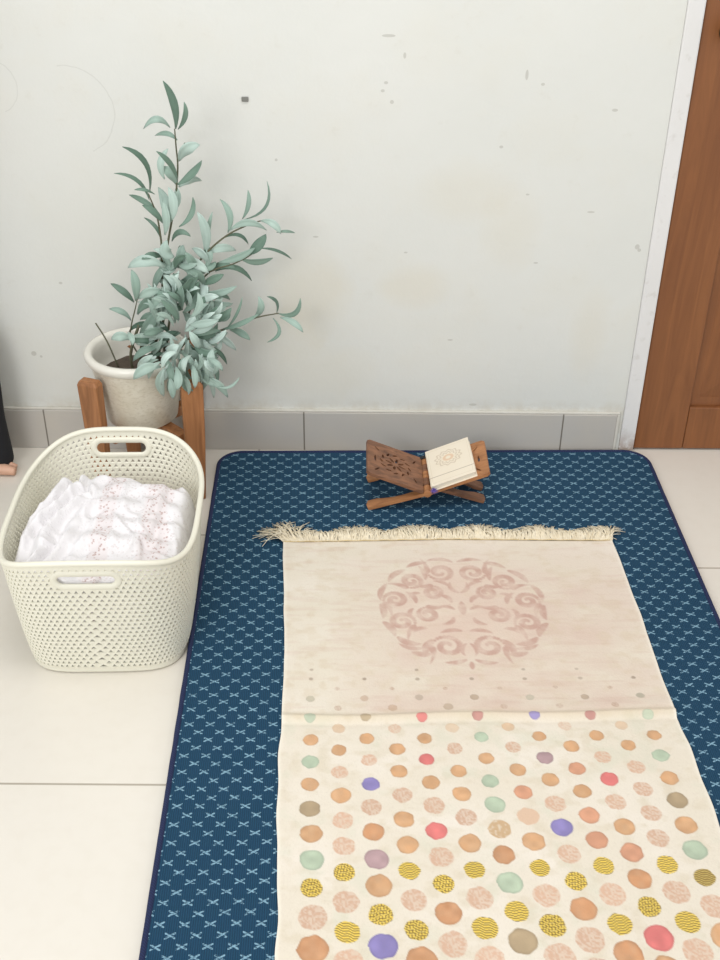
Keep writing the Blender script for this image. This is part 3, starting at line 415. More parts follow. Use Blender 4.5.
# ------------------------------------------------------------------ blue woven floor mat
MAT_ROT = 0.0219
MX0, MX1, MY1, MY0 = -.2565, .7052, 2.2, .22          # in the mat's own turned frame
MC = ((MX0 + MX1) / 2, (MY0 + MY1) / 2)
def matw(x, y):
    c, s = math.cos(MAT_ROT), math.sin(MAT_ROT)
    return (x * c - y * s, x * s + y * c)
mat_root = empty('floor_mat', (*matw(*MC), 0), MAT_ROT)
tag(mat_root, 'large dark blue woven floor mat with small light cross motifs, lying under the prayer rug', 'mat')
hw, hh, rc = (MX1 - MX0) / 2, (MY1 - MY0) / 2, .055
def rrect(hw, hh, r, n=10):
    out = []
    for (cx, cy, a0) in ((hw - r, hh - r, 0), (-hw + r, hh - r, 90), (-hw + r, -hh + r, 180), (hw - r, -hh + r, 270)):
        for i in range(n + 1):
            a = math.radians(a0 + 90 * i / n)
            out.append((cx + r * math.cos(a), cy + r * math.sin(a)))
    return out
MT = .012
prof = ((-.004, .001), (0, .004), (0, MT - .003), (-.004, MT))
V, F = [], []
for (d, z) in prof:
    V += [(x, y, z) for x, y in rrect(hw + d, hh + d, rc + d)]
n = len(V) // len(prof)
for k in range(len(prof) - 1):
    for i in range(n):
        j = (i + 1) % n
        F.append((k * n + i, k * n + j, (k + 1) * n + j, (k + 1) * n + i))
F.append(tuple(range(3 * n, 4 * n)))
F.append(tuple(range(n))[::-1])
t = NT('woven_blue', .9)
x, y, z = t.xyz()
wob = t.math('MULTIPLY', t.math('SUBTRACT', t.noise(9, 2), .5), .010)
px, py = .0345, .0170
v = t.math('DIVIDE', t.math('ADD', t.math('ADD', y, wob), 5.0), py)
row = t.math('FLOOR', v)
fv = t.math('SUBTRACT', t.math('FRACT', v), .5)
odd = t.math('MODULO', row, 2.0)
u = t.math('ADD', t.math('DIVIDE', t.math('ADD', t.math('ADD', x, wob), 5.0), px), t.math('MULTIPLY', odd, .5))
fu = t.math('SUBTRACT', t.math('FRACT', u), .5)
# thread-level jitter so that the crosses look woven, each a little different
nj = t.noise(260, 1, vec=t.map((1, 2.2, 1)))
X = t.math('MULTIPLY', fu, px)
Y = t.math('MULTIPLY', fv, py)
par = t.math('MULTIPLY', X, .60)
d1 = t.math('ABSOLUTE', t.math('SUBTRACT', Y, par))
d2 = t.math('ABSOLUTE', t.math('ADD', Y, par))
dm = t.math('MINIMUM', d1, d2)
lim = t.math('MULTIPLY', t.math('LESS_THAN', t.math('ABSOLUTE', X), .0074), t.math('LESS_THAN', t.math('ABSOLUTE', Y), .0050))
cen = t.math('LESS_THAN', t.math('ADD', t.math('ABSOLUTE', X), t.math('ABSOLUTE', t.math('MULTIPLY', Y, 1.4))), .0028)
stroke = t.math('MULTIPLY', t.ramp(dm, .0022, .0010), lim)
stroke = t.math('MULTIPLY', stroke, t.ramp(nj, .40, .50))
stroke = t.math('MAXIMUM', stroke, t.math('MULTIPLY', cen, .45))
rib = t.math('PINGPONG', t.math('ADD', x, 5.0), .0016)
ribm = t.ramp(rib, 0, .0016)
nb = t.noise(130, 3)
basec = t.mix(ribm, lin((4, 42, 64)), lin((8, 70, 96)))
basec = t.mix(t.math('MULTIPLY', nb, .5), basec, lin((2, 56, 92)))
t.color(t.mix(t.math('MULTIPLY', stroke, .85), basec, lin((140, 180, 200))))
t.bump(t.math('ADD', t.math('MULTIPLY', ribm, .8), t.math('ADD', t.math('MULTIPLY', nb, .6), stroke)), .6, .0012)
o = mesh_obj('woven_pad', V, F, t.m, mat_root, smooth=False)
# stitched binding tape round the edge
V, F = [], []
pts = rrect(hw + .001, hh + .001, rc, 12)
full = []
for i in range(len(pts)):
    a, b = Vector(pts[i]), Vector(pts[(i + 1) % len(pts)])
    k = max(1, int((b - a).length / .02))
    for j in range(k):
        full.append(a.lerp(b, j / k))
nn = len(full)
m = 10
for i, p in enumerate(full):
    tng = (full[(i + 1) % nn] - full[i - 1]).normalized()
    nrm = Vector((tng.y, -tng.x))
    wv = .0006 * noise.noise(Vector((p.x * 25, p.y * 25, 0)))
    for k in range(m):
        an = 2 * math.pi * k / m
        q = p + nrm * (math.cos(an) * (.0052 + wv) - .002)
        V.append((q.x, q.y, .0075 + math.sin(an) * .0072))
for i in range(nn):
    j = (i + 1) % nn
    for k in range(m):
        l = (k + 1) % m
        F.append((i * m + k, i * m + l, j * m + l, j * m + k))
t = NT('binding_navy', .85)
x, y, z = t.xyz()
s1 = t.math('PINGPONG', t.math('ADD', y, t.math('MULTIPLY', x, .8)), .0022)
t.color(t.mix(t.ramp(s1, 0, .0022), lin((14, 24, 56)), lin((28, 42, 84))))
t.bump(s1, .5, .3)
o = mesh_obj('edge_binding', V, F, t.m, mat_root)
o['label'] = 'navy stitched edge binding'

# ------------------------------------------------------------------ printed prayer rug
KX = np.array([[0.202028, 1.458357], [0.046298, 0.000836], [0.001888, -0.045327], [2.8e-05, 0.000212], [5.9e-05, -9.6e-05], [7.9e-05, 1.7e-05], [-1.2e-05, -1e-06], [-3e-06, -1e-05]])
def rugxy(c, r):
    """weave coordinates (dot columns, dot rows) -> floor"""
    c = c - 6
    rr = np.clip(r, -3.5, 12.0)
    ex = r - rr
    B = np.stack([1 + 0 * c, c, rr, c * rr, rr * rr, c * c, c * c * rr, rr * rr * c], -1)
    P = B @ KX
    P[..., 0] += ex * .0016
    P[..., 1] -= ex * .0461
    return P
def vnoise(a, b, seed=0):
    """smooth value noise on arrays"""
    ia, ib = np.floor(a).astype(np.int64), np.floor(b).astype(np.int64)
    fa, fb = a - ia, b - ib
    fa, fb = fa * fa * (3 - 2 * fa), fb * fb * (3 - 2 * fb)
    def h(p, q):
        k = (p * 374761393 + q * 668265263 + seed * 144665) & 0xffffffff
        k = ((k ^ (k >> 13)) * 1274126177) & 0xffffffff
        return ((k ^ (k >> 16)) & 0xffff) / 65535.0
    return (h(ia, ib) * (1 - fa) + h(ia + 1, ib) * fa) * (1 - fb) + (h(ia, ib + 1) * (1 - fa) + h(ia + 1, ib + 1) * fa) * fb
def fbm(a, b, s=0, o=4):
    return sum(vnoise(a * 2 ** i, b * 2 ** i, s + i) * .5 ** i for i in range(o)) / sum(.5 ** i for i in range(o))

C0, C1, R0, R1 = -1.05, 13.05, -8.85, 16.6
NC, NR = 440, 800
cc = np.linspace(C0, C1, NC)
rr = np.linspace(R0, R1, NR)
Cg, Rg = np.meshgrid(cc, rr)
# the cloth's edges wander a little
Ce = Cg + np.where(Cg > 6, 1, -1) * ((np.abs(Cg - 6) / 7.05) ** 8) * .10 * (vnoise(Rg * .8, Rg * 0, 5) - .4)
Ce = Ce - np.clip(-(Cg - 6) / 7.05, 0, 1) ** 4 * np.clip((-Rg - 1.5) / 7.3, 0, 1) * .28
Re = Rg + .33 * np.clip(-(Rg + 6) / 2.85, 0, 1) * np.clip((6 - Cg) / 7, 0, 1)
XY = rugxy(Ce, Re)
Z = np.full(Cg.shape, .0142)
Z += .0011 * fbm(Cg * .45, Rg * .4, 11, 3)
edge_c = np.minimum(Cg - C0, C1 - Cg)
Z += .0018 * np.exp(-(edge_c / .35) ** 2) * vnoise(Rg * 1.1, Cg * 0, 3)
crease = Rg - (1.96 + .05 * np.sin(Cg * .9) - .02 * (Cg - 6) / 6)
Z += .0052 * np.exp(-(crease / .16) ** 2) + .0030 * np.exp(-((crease + .35) / .4) ** 2) * np.clip(Cg / 13, 0.2, 1)
Z -= .0012 * np.exp(-((crease - .30) / .12) ** 2)
# base cloth colour
img = np.empty(Cg.shape + (3,))
img[:] = (219, 210, 193)
def over(mask, col):
    global img
    m_ = np.clip(mask, 0, 1)[..., None]
    img = img * (1 - m_) + np.array(col, float) * m_
f1 = fbm(Cg * .55, Rg * .75, 21)
f2 = fbm(Cg * 2.2, Rg * 3.0, 31)
f3 = fbm(Cg * .8, Rg * 5.5, 41)
over((f1 - .42) * 2.2, (226, 218, 205))
top = 1 / (1 + np.exp((Rg - 1.95) * 9))           # the pink washed field above the fold
field = top * np.clip(1 - ((np.abs(Cg - 7.6) / 7.0) ** 3), 0, 1) * (0.22 + .78 * np.clip((Rg + 8.8) / 4.5, 0, 1))
over(field * (.50 + .35 * np.clip((f1 - .5) * 4, -1, 1)), (205, 182, 166))
over(top * np.clip((f2 - .52) * 4, 0, 1) * .35, (203, 186, 160))
over(top * np.clip((f3 - .55) * 5, 0, 1) * .16, (192, 158, 142))
over((1 - top) * np.clip((f2 - .52) * 4, 0, 1) * .42, (204, 192, 168))
over((1 - top) * np.clip((fbm(Cg * 1.3, Rg * 1.3, 77) - .56) * 5, 0, 1) * .25, (196, 200, 178))
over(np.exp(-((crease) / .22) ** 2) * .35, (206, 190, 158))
# medallion: scrolls arranged in mirrored pairs round a centre
gx = (Cg - 6.12) / 3.34
gy = -(Rg + 4.18) / 3.34
ii = np.where((np.abs(gy[:, 0]) < 1.15))[0]
jj = np.where((np.abs(gx[0]) < 1.15))[0]
sl = (slice(ii[0], ii[-1] + 1), slice(jj[0], jj[-1] + 1))
mx, my = gx[sl], gy[sl]
M_ = np.zeros(mx.shape)
def dab(px_, py_, w, val=1.0):
    global M_
    d = np.hypot(mx - px_, my - py_)
    M_ = np.maximum(M_, np.clip((w - d) / .018 + .5, 0, 1) * val)
def scroll(cx, cy, a0, hand, R=.17, turns=1.45, w0=.032, tail=.24, flare=.05):
    for s in np.linspace(0, 1, 34):
        th = a0 + hand * turns * 2 * math.pi * s
        r = R * (.16 + .84 * s ** .8)
        dab(cx + r * math.cos(th), cy + r * math.sin(th), w0 * (.55 + .75 * math.sin(math.pi * min(1, s * 1.05)) ** .7))
    th = a0 + hand * turns * 2 * math.pi
    tx, ty = -math.sin(th) * hand, math.cos(th) * hand
    bx, by = cx + R * math.cos(th), cy + R * math.sin(th)
    for s in np.linspace(0, 1, 12):
        dab(bx + tx * tail * s + math.cos(th) * flare * s * s * 2, by + ty * tail * s + math.sin(th) * flare * s * s * 2, w0 * 1.25 * (1 - s) + .006)
def petal(x0, y0, x1, y1, bend, w):
    for s in np.linspace(0, 1, 22):
        nx_, ny_ = -(y1 - y0), (x1 - x0)
        b = bend * 4 * s * (1 - s)
        dab(x0 + (x1 - x0) * s + nx_ * b, y0 + (y1 - y0) * s + ny_ * b, w * math.sin(math.pi * min(.98, s * .85 + .12)) ** .8)
for sx in (1, -1):
    for (cx, cy, a0, hd, R) in ((.20, .70, 3.6, 1, .17), (.58, .52, 2.5, 1, .145), (.80, .15, 2.2, -1, .15), (.74, -.26, 1.0, 1, .16), (.24, -.70, 2.6, -1, .19), (.33, .30, 4.2, -1, .12), (.42, -.12, 5.2, 1, .13)):
        a = a0 if sx > 0 else math.pi - a0
        scroll(sx * cx, cy, a, hd * sx, R)
    for (x0, y0, x1, y1, b, w) in ((.04, .92, .34, .95, .12, .035), (.38, .90, .62, .80, .1, .04), (.66, .74, .86, .50, .12, .045), (.90, .44, .98, .14, .1, .04), (.98, .05, .97, -.2, -.1, .045),
                                   (.96, -.28, .84, -.52, -.1, .05), (.80, -.55, .56, -.66, .15, .05), (.55, -.74, .80, -.66, -.12, .035), (.46, -.84, .66, -.80, -.1, .045), (.06, -.94, .30, -.98, -.1, .035), (.42, -.60, .50, -.86, .12, .05),
                                   (.40, .56, .46, .82, .1, .035), (.12, .42, .30, .52, .15, .03), (.12, .12, .26, .24, .2, .035), (.10, -.02, .28, .02, .15, .03), (.12, -.18, .26, -.30, -.2, .035), (.06, -.42, .30, -.46, .12, .035),
                                   (.55, .10, .66, .30, .15, .035), (.60, -.02, .62, -.18, .2, .03), (.46, -.38, .62, -.46, .2, .035), (.02, .30, .10, .50, -.2, .03), (.50, .28, .62, .20, .2, .03), (.03, -.66, .06, -.86, .2, .03)):
        petal(sx * x0, y0, sx * x1, y1, b * sx, w)
petal(0, -.1, 0, .12, 0, .05)
petal(0, -.98, 0, -1.10, 0, .03)
wear = np.clip(.68 + (fbm(Cg * 3, Rg * 3, 91) - .5) * 1.6, .2, 1)[sl]
disc = np.clip((1.0 - np.hypot(mx, my)) / .2, 0, 1)
full = np.zeros(Cg.shape)
full[sl] = disc * (.30 + .25 * fbm(Cg * 2, Rg * 2, 63)[sl])
over(full, (214, 190, 174))
full[sl] = M_ * wear * .80
over(full, (186, 150, 136))

# the rows of painted dots
ODD = ['ttttttt', 'gktbgbg', 'gbrMvMg', 'ooogooo', 'gpromp g'.replace(' ', ''), 'ovogoro', 'bppgppb', 'okrPvoo', 'gmpkpsg', 'yoygykY', 'pykykyp', 'kvpbpro']
EVEN = ['pppppp', 'pkbppp', 'opoopo', 'ooppoo', 'pooosp', 'oposop', 'popqsp', 'pooosp', 'yyyyyy', 'pppppp', 'yyyyyy', 'pkppkp']
PAL = dict(o=(204, 158, 116), p=(204, 170, 146), P=(198, 168, 132), g=(176, 190, 166), v=(138, 128, 180), r=(212, 120, 116), m=(176, 148, 150), M=(184, 130, 122), b=(170, 150, 120),
           k=(194, 142, 102), s=(206, 152, 122), q=(214, 184, 158), t=(160, 150, 132), y=(222, 192, 84), Y=(170, 146, 80))
DIAM = [(-1, .006), (0, .008), (1, .015), (2, .020), (3, .025), (4, .0275), (5, .030), (6, .033), (7, .035), (8, .0362), (9, .038), (10, .041), (11, .043), (13, .044), (20, .044)]
rnd = random.Random(3)
uu, vv = Cg * .0463, Rg * .0453      # metres on the cloth
def dot(c, r, k):
    global img
    d = float(np.interp(r, [a for a, b in DIAM], [b for a, b in DIAM])) * (.82 if k in 'yY' else .94)
    d *= rnd.uniform(.95, 1.05)
    if r < 2.2: d *= (.75 if k in 'p' else 1)
    cu, cv = c * .0463 + rnd.uniform(-.0012, .0012), r * .0453 + rnd.uniform(-.0012, .0012)
    i0, i1 = np.searchsorted(rr * .0453, [cv - .03, cv + .03])
    j0, j1 = np.searchsorted(cc * .0463, [cu - .03, cu + .03])
    if i1 <= i0 or j1 <= j0: return
    s_ = (slice(i0, i1), slice(j0, j1))
    du, dv = uu[s_] - cu, vv[s_] - cv
    ang = np.arctan2(dv, du)
    R = d / 2 * (1 + .07 * (vnoise(ang * 2.2 + 9, ang * 0 + rnd.random() * 50, 7) - .5) * 2)
    q = np.hypot(du, dv * 1.05)
    a = np.clip((R - q) / .0011 + .5, 0, 1)
    if k == 'p': a = a * (.50 + .50 * np.clip(vnoise(du * 420 + 50, dv * 420 + c + 50, 5) * 3 - 1, 0, 1))
    if k == 'P': a = a * np.clip(.2 + 1.6 * vnoise(du * 300 + 9, dv * 300 + c, 5), 0, 1)
    if k in 'ko' : a = a * (.86 + .14 * vnoise(du * 120 + 9 + c, dv * 120 + r, 5))
    if r < 2.6: a = a * (.35 + .5 * rnd.random()) if k not in 'rvM' else a * .85
    col = np.array(PAL[k], float) * rnd.uniform(.97, 1.03)
    if r < 1.8: col = col * .45 + np.array((160, 140, 124.)) * .55
    patch = img[s_]
    cols = np.broadcast_to(col, patch.shape).copy()
    if k in 'ksoMrvbmg':
        shade = vnoise(du * 90 + 4 + c * 3, dv * 90 + r * 7, 9)[..., None]
        cols = cols * (.93 + .12 * shade)
        rim = np.clip((q / R - .8) * 5, 0, 1)[..., None]
        cols = cols * (1 - .10 * rim)
    if k in 'yY':
        st = np.sin(dv * 1650 + 1.6 * np.sin(du * 420 + c) + du * rnd.choice([-500, 0, 500]))
        st2 = np.sin(du * 1500 + dv * 300)
        ln = np.clip((-.15 - st) * 2.2, 0, 1) if rnd.random() < .55 else np.clip((-.1 - np.minimum(st + .35, st2 + .35)) * 2.2, 0, 1)
        ln = ln[..., None]
        cols = cols * (1 - ln) + np.array((120, 98, 48)) * ln
        hi = (np.clip(st - .7, 0, 1) * 2.0)[..., None]
        cols = cols * (1 - hi) + np.array((232, 210, 130)) * hi
    a = a[..., None]
    img[s_] = patch * (1 - a) + cols * a
for r in range(0, 17):
    row = ODD[r] if r < len(ODD) else ''.join(rnd.choice('opkyyppgvrbs') for _ in range(7))
    for i, k in enumerate(row):
        dot(2 * i, r, k)
    ev = EVEN[r] if r < len(EVEN) else ''.join(rnd.choice('yopyk') for _ in range(6))
    for i, k in enumerate(ev):
        dot(2 * i + 1, r + .5, k)
for i in range(7):
    if rnd.random() < .5: dot(2 * i, -1 + .5, 't')
# pale hems
over(np.exp(-(edge_c / .09) ** 2) * .8, (234, 228, 214))
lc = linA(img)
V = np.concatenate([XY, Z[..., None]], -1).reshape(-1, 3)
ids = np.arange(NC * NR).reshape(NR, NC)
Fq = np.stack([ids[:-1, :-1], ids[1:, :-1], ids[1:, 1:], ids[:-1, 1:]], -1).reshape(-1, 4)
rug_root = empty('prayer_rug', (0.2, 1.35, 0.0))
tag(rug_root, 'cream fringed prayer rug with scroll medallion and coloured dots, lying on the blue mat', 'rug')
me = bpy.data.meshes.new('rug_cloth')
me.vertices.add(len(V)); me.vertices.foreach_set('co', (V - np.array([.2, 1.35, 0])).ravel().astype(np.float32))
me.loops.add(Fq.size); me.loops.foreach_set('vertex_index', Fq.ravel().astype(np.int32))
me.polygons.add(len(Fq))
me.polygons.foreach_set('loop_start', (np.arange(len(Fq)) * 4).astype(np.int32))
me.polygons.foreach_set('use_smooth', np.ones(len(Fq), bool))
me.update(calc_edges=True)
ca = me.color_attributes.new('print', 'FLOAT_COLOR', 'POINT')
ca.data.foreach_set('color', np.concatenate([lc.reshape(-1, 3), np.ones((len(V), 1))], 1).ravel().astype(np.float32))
cloth = bpy.data.objects.new('rug_cloth', me)
COL.objects.link(cloth)
cloth.parent = rug_root
t = NT('rug_print', .92)
at = t.n('ShaderNodeVertexColor', layer_name='print')
nf = t.noise(420, 2, vec=t.map((1, .5, 1)))
c = t.mix(t.math('MULTIPLY', t.ramp(nf, .5, .8), .10), at.outputs[0], lin((150, 132, 112)))
t.color(c)
wv = t.noise(240, 3)
t.bump(t.math('ADD', wv, t.math('MULTIPLY', t.noise(22, 3), 2.2)), .35, .0012)
t.b.inputs['Sheen Weight'].default_value = .1
me.materials.append(t.m)
md = cloth.modifiers.new('thickness', 'SOLIDIFY')
md.thickness = .0016
md.offset = -1

# fringe along the far edge, swept into little waves
V, F = [], []
fr = random.Random(11)
edge = XY[0]                                 # far edge, left to right
for i in range(1500):
    s = fr.random()
    k = s * (NC - 1)
    k0 = min(NC - 2, int(k))
    b = edge[k0] * (1 - (k - k0)) + edge[k0 + 1] * (k - k0)
    wave = math.sin(s * 27 + 1.2) * .5 + math.sin(s * 61) * .28 + (vnoise(np.array(s * 40.), np.array(1.), 4) - .5) * 1.2
    lean = wave * .55 + fr.gauss(0, .22) - .12
    if s < .06: lean = -1.1 + fr.gauss(0, .35) + s * 8
    if s > .97: lean = .25 + fr.gauss(0, .3)
    ln = .052 * (.75 + .35 * math.sin(s * 33 + .6) * .6 + fr.uniform(-.12, .2))
    if s < .05: ln *= 1.35
    curl = fr.gauss(0, .5)
    pts, rad = [], []
    x0, y0 = b[0], b[1] - .001
    z0 = .0165
    ang = math.pi / 2 - lean * .7
    px_, py_ = x0, y0
    hgt = fr.uniform(.002, .014)
    for q in range(6):
        f = q / 5
        pts.append((px_ - .2, py_ - 1.35, z0 + hgt * math.sin(math.pi * min(1, f * 1.1)) - .003 * f * f + .0006 * fr.random()))
        rad.append(.0011 * (1 - .35 * f))
        ang += curl * .25
        px_ += math.cos(ang) * ln / 5
        py_ += math.sin(ang) * ln / 5
    tube_data(pts, rad, 4, V=V, F=F)
t = NT('fringe_cotton', .9)
n1 = t.noise(90, 2)
t.color(t.mix(n1, lin((226, 212, 182)), lin((240, 232, 212))))
fringe = mesh_obj('fringe', V, F, t.m, rug_root)
tag(fringe, 'cream knotted cotton fringe', None, kind='stuff')
# woven end band where the fringe starts
pts = [(p[0] - .2, p[1] - 1.35 - .0005, .0168 + .0003 * math.sin(i)) for i, p in enumerate(edge[::4])]
V, F = tube_data(pts, .0014, 6)
mesh_obj('end_band', V, F, plain('end_band_cord', (205, 184, 140), .9, .08, 200), rug_root)

# ------------------------------------------------------------------ laundry basket with a knitted-look perforated wall
BC = Vector((-.436, 1.648, 0))
BROT = 0.035
basket = empty('laundry_basket', BC, BROT)
tag(basket, 'cream plastic laundry basket with knit-like holes and oval handle slots, on the tiled floor', 'basket')
def sup(a, hx, hy, e):
    c, s = math.cos(a), math.sin(a)
    return (hx * math.copysign(abs(c) ** (2 / e), c), hy * math.copysign(abs(s) ** (2 / e), s))
def rim_h(sy):            # sy in -1..1 along the long axis
    return .228 + .040 * abs(sy) ** 5
def base_xy(a, v):
    e = 4.6 - 1.2 * v
    k = v ** .85
    hx = .138 + (.163 - .138) * k
    hy = .166 + (.208 - .166) * k
    return sup(a, hx, hy, e)
# arc-length table for even cells
tab = [0]
NA = 40000
for i in range(NA):
    p, q = base_xy(2 * math.pi * i / NA, 1), base_xy(2 * math.pi * (i + 1) / NA, 1)
    tab.append(tab[-1] + math.dist(p, q))
def ang(f):
    return float(np.interp((f % 1.0) * tab[-1], tab, np.linspace(0, 2 * math.pi, NA + 1)))
NU = 116
NV = 27
A2 = [ang(i / (2 * NU)) for i in range(2 * NU)]
def wallpt(f, v, out=0):
    """f: position round the wall in half cells, v 0..1"""
    a = ang(f / (2 * NU)) if f != int(f) else A2[int(f) % (2 * NU)]
    x, y = base_xy(a, v)
    zt = rim_h(y / .208 if v > .99 else base_xy(a, 1)[1] / .208)
    z = .006 + (zt - .006) * v
    if out:
        l = math.hypot(x, y)
        x += x / l * out; y += y / l * out
    return Vector((x, y, z))
SLOT_Z, SLOT_A, SLOT_B = .232, .048, .0115
def in_slot(p, g=0):
    if abs(p.y) < .12: return False
    dx = max(0, abs(p.x) - (SLOT_A - SLOT_B))
    dz = p.z - SLOT_Z
    return math.hypot(dx, dz) < SLOT_B + g
V, F = [], []
vid = {}
def vadd(key, p):
    if key not in vid:
        vid[key] = len(V)
        V.append(p)
    return vid[key]
for j in range(NV):
    v0, v1 = j / NV, (j + 1) / NV
    sh = j % 2
    for i in range(NU):
        f0 = 2 * i + sh
        k = lambda f, jj: vadd(('g', f % (2 * NU), jj), wallpt(f % (2 * NU), jj / NV, .0))
        B0, B1, B2 = k(f0, j), k(f0 + 1, j), k(f0 + 2, j)
        T0, T1, T2 = k(f0, j + 1), k(f0 + 1, j + 1), k(f0 + 2, j + 1)
        cen = wallpt((f0 + 1) % (2 * NU), (j + .5) / NV)
        if in_slot(cen, .001):
            continue
        solid = j < 1 or j >= NV - 1 or in_slot(cen, .0085)
        if solid:
            F += [(B0, B1, T1, T0), (B1, B2, T2, T1)]
            continue
        vm = lambda q: v0 + (v1 - v0) * q
        a = vadd(('a', i, j), wallpt((f0 + .38) % (2 * NU), vm(.22), .0007))
        b = vadd(('b', i, j), wallpt((f0 + 1.62) % (2 * NU), vm(.22), .0007))
        c = vadd(('c', i, j), wallpt((f0 + 1) % (2 * NU), vm(.86), .0007))
        F += [(B0, B1, a), (B1, b, a), (B1, B2, b), (B2, T2, c, b), (T2, T1, c), (T1, T0, c), (T0, B0, a, c)]
m_bask = NT('cream_plastic', .42)
m_bask.color(lin((228, 225, 208)))
m_bask.bump(m_bask.noise(160, 2), .1, .0006)
m_bask.b.inputs['Subsurface Weight'].default_value = .0
m_bask = m_bask.m
wall_o = mesh_obj('perforated_wall', V, F, m_bask, basket, smooth=False)
md = wall_o.modifiers.new('thickness', 'SOLIDIFY')
md.thickness = .0024
md.offset = 0
# rolled rim
pts = []
for i in range(160):
    a = ang(i / 160)
    x, y = base_xy(a, 1)
    pts.append((x, y, rim_h(y / .208) + .001))
V, F = tube_data(pts, .0052, 10, closed=True)
rim = mesh_obj('rim', V, F, m_bask, basket)
# handle slot surrounds
for sy, nm in ((-1, 'handle_slot'), (1, 'handle_slot')):
    pts = []
    def wy(z, x):
        v = (z - .006) / (rim_h(1) - .006)
        k = v ** .85
        hy = .166 + .042 * k
        hx = .137 + .023 * k
        e_ = 4.6 - 1.2 * v
        return sy * hy * (1 - min(.99, abs(x) / hx) ** e_) ** (1 / e_)
    for i in range(72):
        a = 2 * math.pi * i / 72
        cx = math.copysign(SLOT_A - SLOT_B, math.cos(a)) if abs(math.cos(a)) > 1e-3 else 0
        x = cx + (SLOT_B + .0042) * math.cos(a)
        z = SLOT_Z + (SLOT_B + .0042) * math.sin(a)
        pts.append((x, wy(z, x), z))
    V, F = [], []
    n = len(pts)
    for q, (do, dn) in enumerate(((-.0065, 0), (-.005, .0028), (.004, .0026), (.0062, 0), (.004, -.0026), (-.005, -.0028))):
        for i, p in enumerate(pts):
            c = Vector((0, 0, SLOT_Z))
            d = Vector((p[0] - math.copysign(min(abs(p[0]), SLOT_A - SLOT_B), p[0]), 0, p[2] - SLOT_Z))
            d = d.normalized() if d.length > 1e-6 else Vector((0, 0, 1))
            V.append((p[0] + d.x * do, p[1] + sy * dn, p[2] + d.z * do))
    for q in range(6):
        q2 = (q + 1) % 6
        for i in range(n):
            j = (i + 1) % n
            F.append((q * n + i, q * n + j, q2 * n + j, q2 * n + i))
    mesh_obj('handle_slot', V, F, m_bask, basket)
# bottom plate and foot ring
V, F = [], []
for (sc, z) in ((.90, .0015), (1.0, .0015), (1.015, .006), (1.0, .011)):
    for i in range(96):
        a = ang(i / 96)
        x, y = base_xy(a, 0)
        V.append((x * sc, y * sc, z))
for k in range(3):
    for i in range(96):
        j = (i + 1) % 96
        F.append((k * 96 + i, k * 96 + j, (k + 1) * 96 + j, (k + 1) * 96 + i))
F.append(tuple(range(96))[::-1])
nb = len(V)
for i in range(96):
    a = ang(i / 96)
    x, y = base_xy(a, 0)
    V.append((x * .985, y * .985, .0075))
F.append(tuple(range(nb, nb + 96)))
mesh_obj('base', V, F, m_bask, basket)

# ------------------------------------------------------------------ folded white lace garment lying in the basket
t = NT('white_lace_cloth', .85)
x, y, z = t.xyz()
nA = t.noise(18, 3)
base = t.mix(nA, lin((222, 219, 220)), lin((232, 230, 231)))
vor = t.n('ShaderNodeTexVoronoi', feature='DISTANCE_TO_EDGE')
vor.inputs['Scale'].default_value = 210
t.t.links.new(t.co(), vor.inputs['Vector'])
lace = t.ramp(vor.outputs['Distance'], .28, .05)
vor2 = t.n('ShaderNodeTexVoronoi')
vor2.inputs['Scale'].default_value = 150
t.t.links.new(t.co(), vor2.inputs['Vector'])
spot = t.ramp(vor2.outputs['Distance'], .42, .22)
xw = t.math('ADD', x, t.math('MULTIPLY', t.math('SUBTRACT', t.noise(12, 2), .5), .03))
def band(c0, w):
    return t.ramp(t.math('ABSOLUTE', t.math('SUBTRACT', xw, c0)), w, w * .75)
b1 = t.math('MAXIMUM', band(.001, .018), band(.088, .024))
allover = t.math('MULTIPLY', t.ramp(x, -.03, 0), .22)
k = t.math('MULTIPLY', t.math('MULTIPLY', spot, lace), t.math('MAXIMUM', t.math('MULTIPLY', b1, .85), allover))
c = t.mix(k, base, lin((168, 136, 128)))
c = t.mix(t.math('MULTIPLY', b1, .16), c, lin((206, 172, 166)))
t.color(c)
t.bump(t.math('ADD', t.noise(40, 4), t.math('MULTIPLY', spot, .4)), .45, .0022)
t.b.inputs['Sheen Weight'].default_value = .1
m_lace = t.m
GC = Vector((-.434, 1.650, 0))
nx, ny = 150, 150
V, F = [], []
def cloth_h(u, w):
    """u,w in -1..1 over the basket; top surface height"""
    px_, py_ = u * .15, w * .19
    # stack of folded layers: straight folded back edge, soft tumbled left shoulder
    back = 1 / (1 + math.exp((w - .66 + .04 * math.sin(u * 3)) * 26))
    left = 1 / (1 + math.exp(-(u + 1.02 - .26 * max(0, w + .1)) * 14))
    right = 1 / (1 + math.exp((u - .97) * 26))
    h = .102 + .118 * (.18 + .82 * back) * (.35 + .65 * left) * (.35 + .65 * right)
    h += .012 * (1 - u * u) * (1 - w * w)
    n = noise.noise(Vector((px_ * 16, py_ * 16, 3.1)))
    h += .009 * n
    # tumbled pleats at the left
    wl = max(0, min(1, (-u - .05) / .5))
    h += wl * .010 * math.sin(px_ * 170 + 4 * noise.noise(Vector((px_ * 9, py_ * 9, 1))) - py_ * 60)
    h += (1 - wl) * .0035 * math.sin(py_ * 120 + 3 * noise.noise(Vector((px_ * 14, py_ * 6, 5))))
    r = abs(noise.noise(Vector((px_ * 30 + 7, py_ * 22, 2.2))))
    h += .006 * (1 - r * 3 if r < .33 else 0) * .8
    # lower layer peeping out to the right and front
    step = 1 / (1 + math.exp((u - .62 - .10 * w) * 60))
    h -= .010 * (1 - step)
    return h
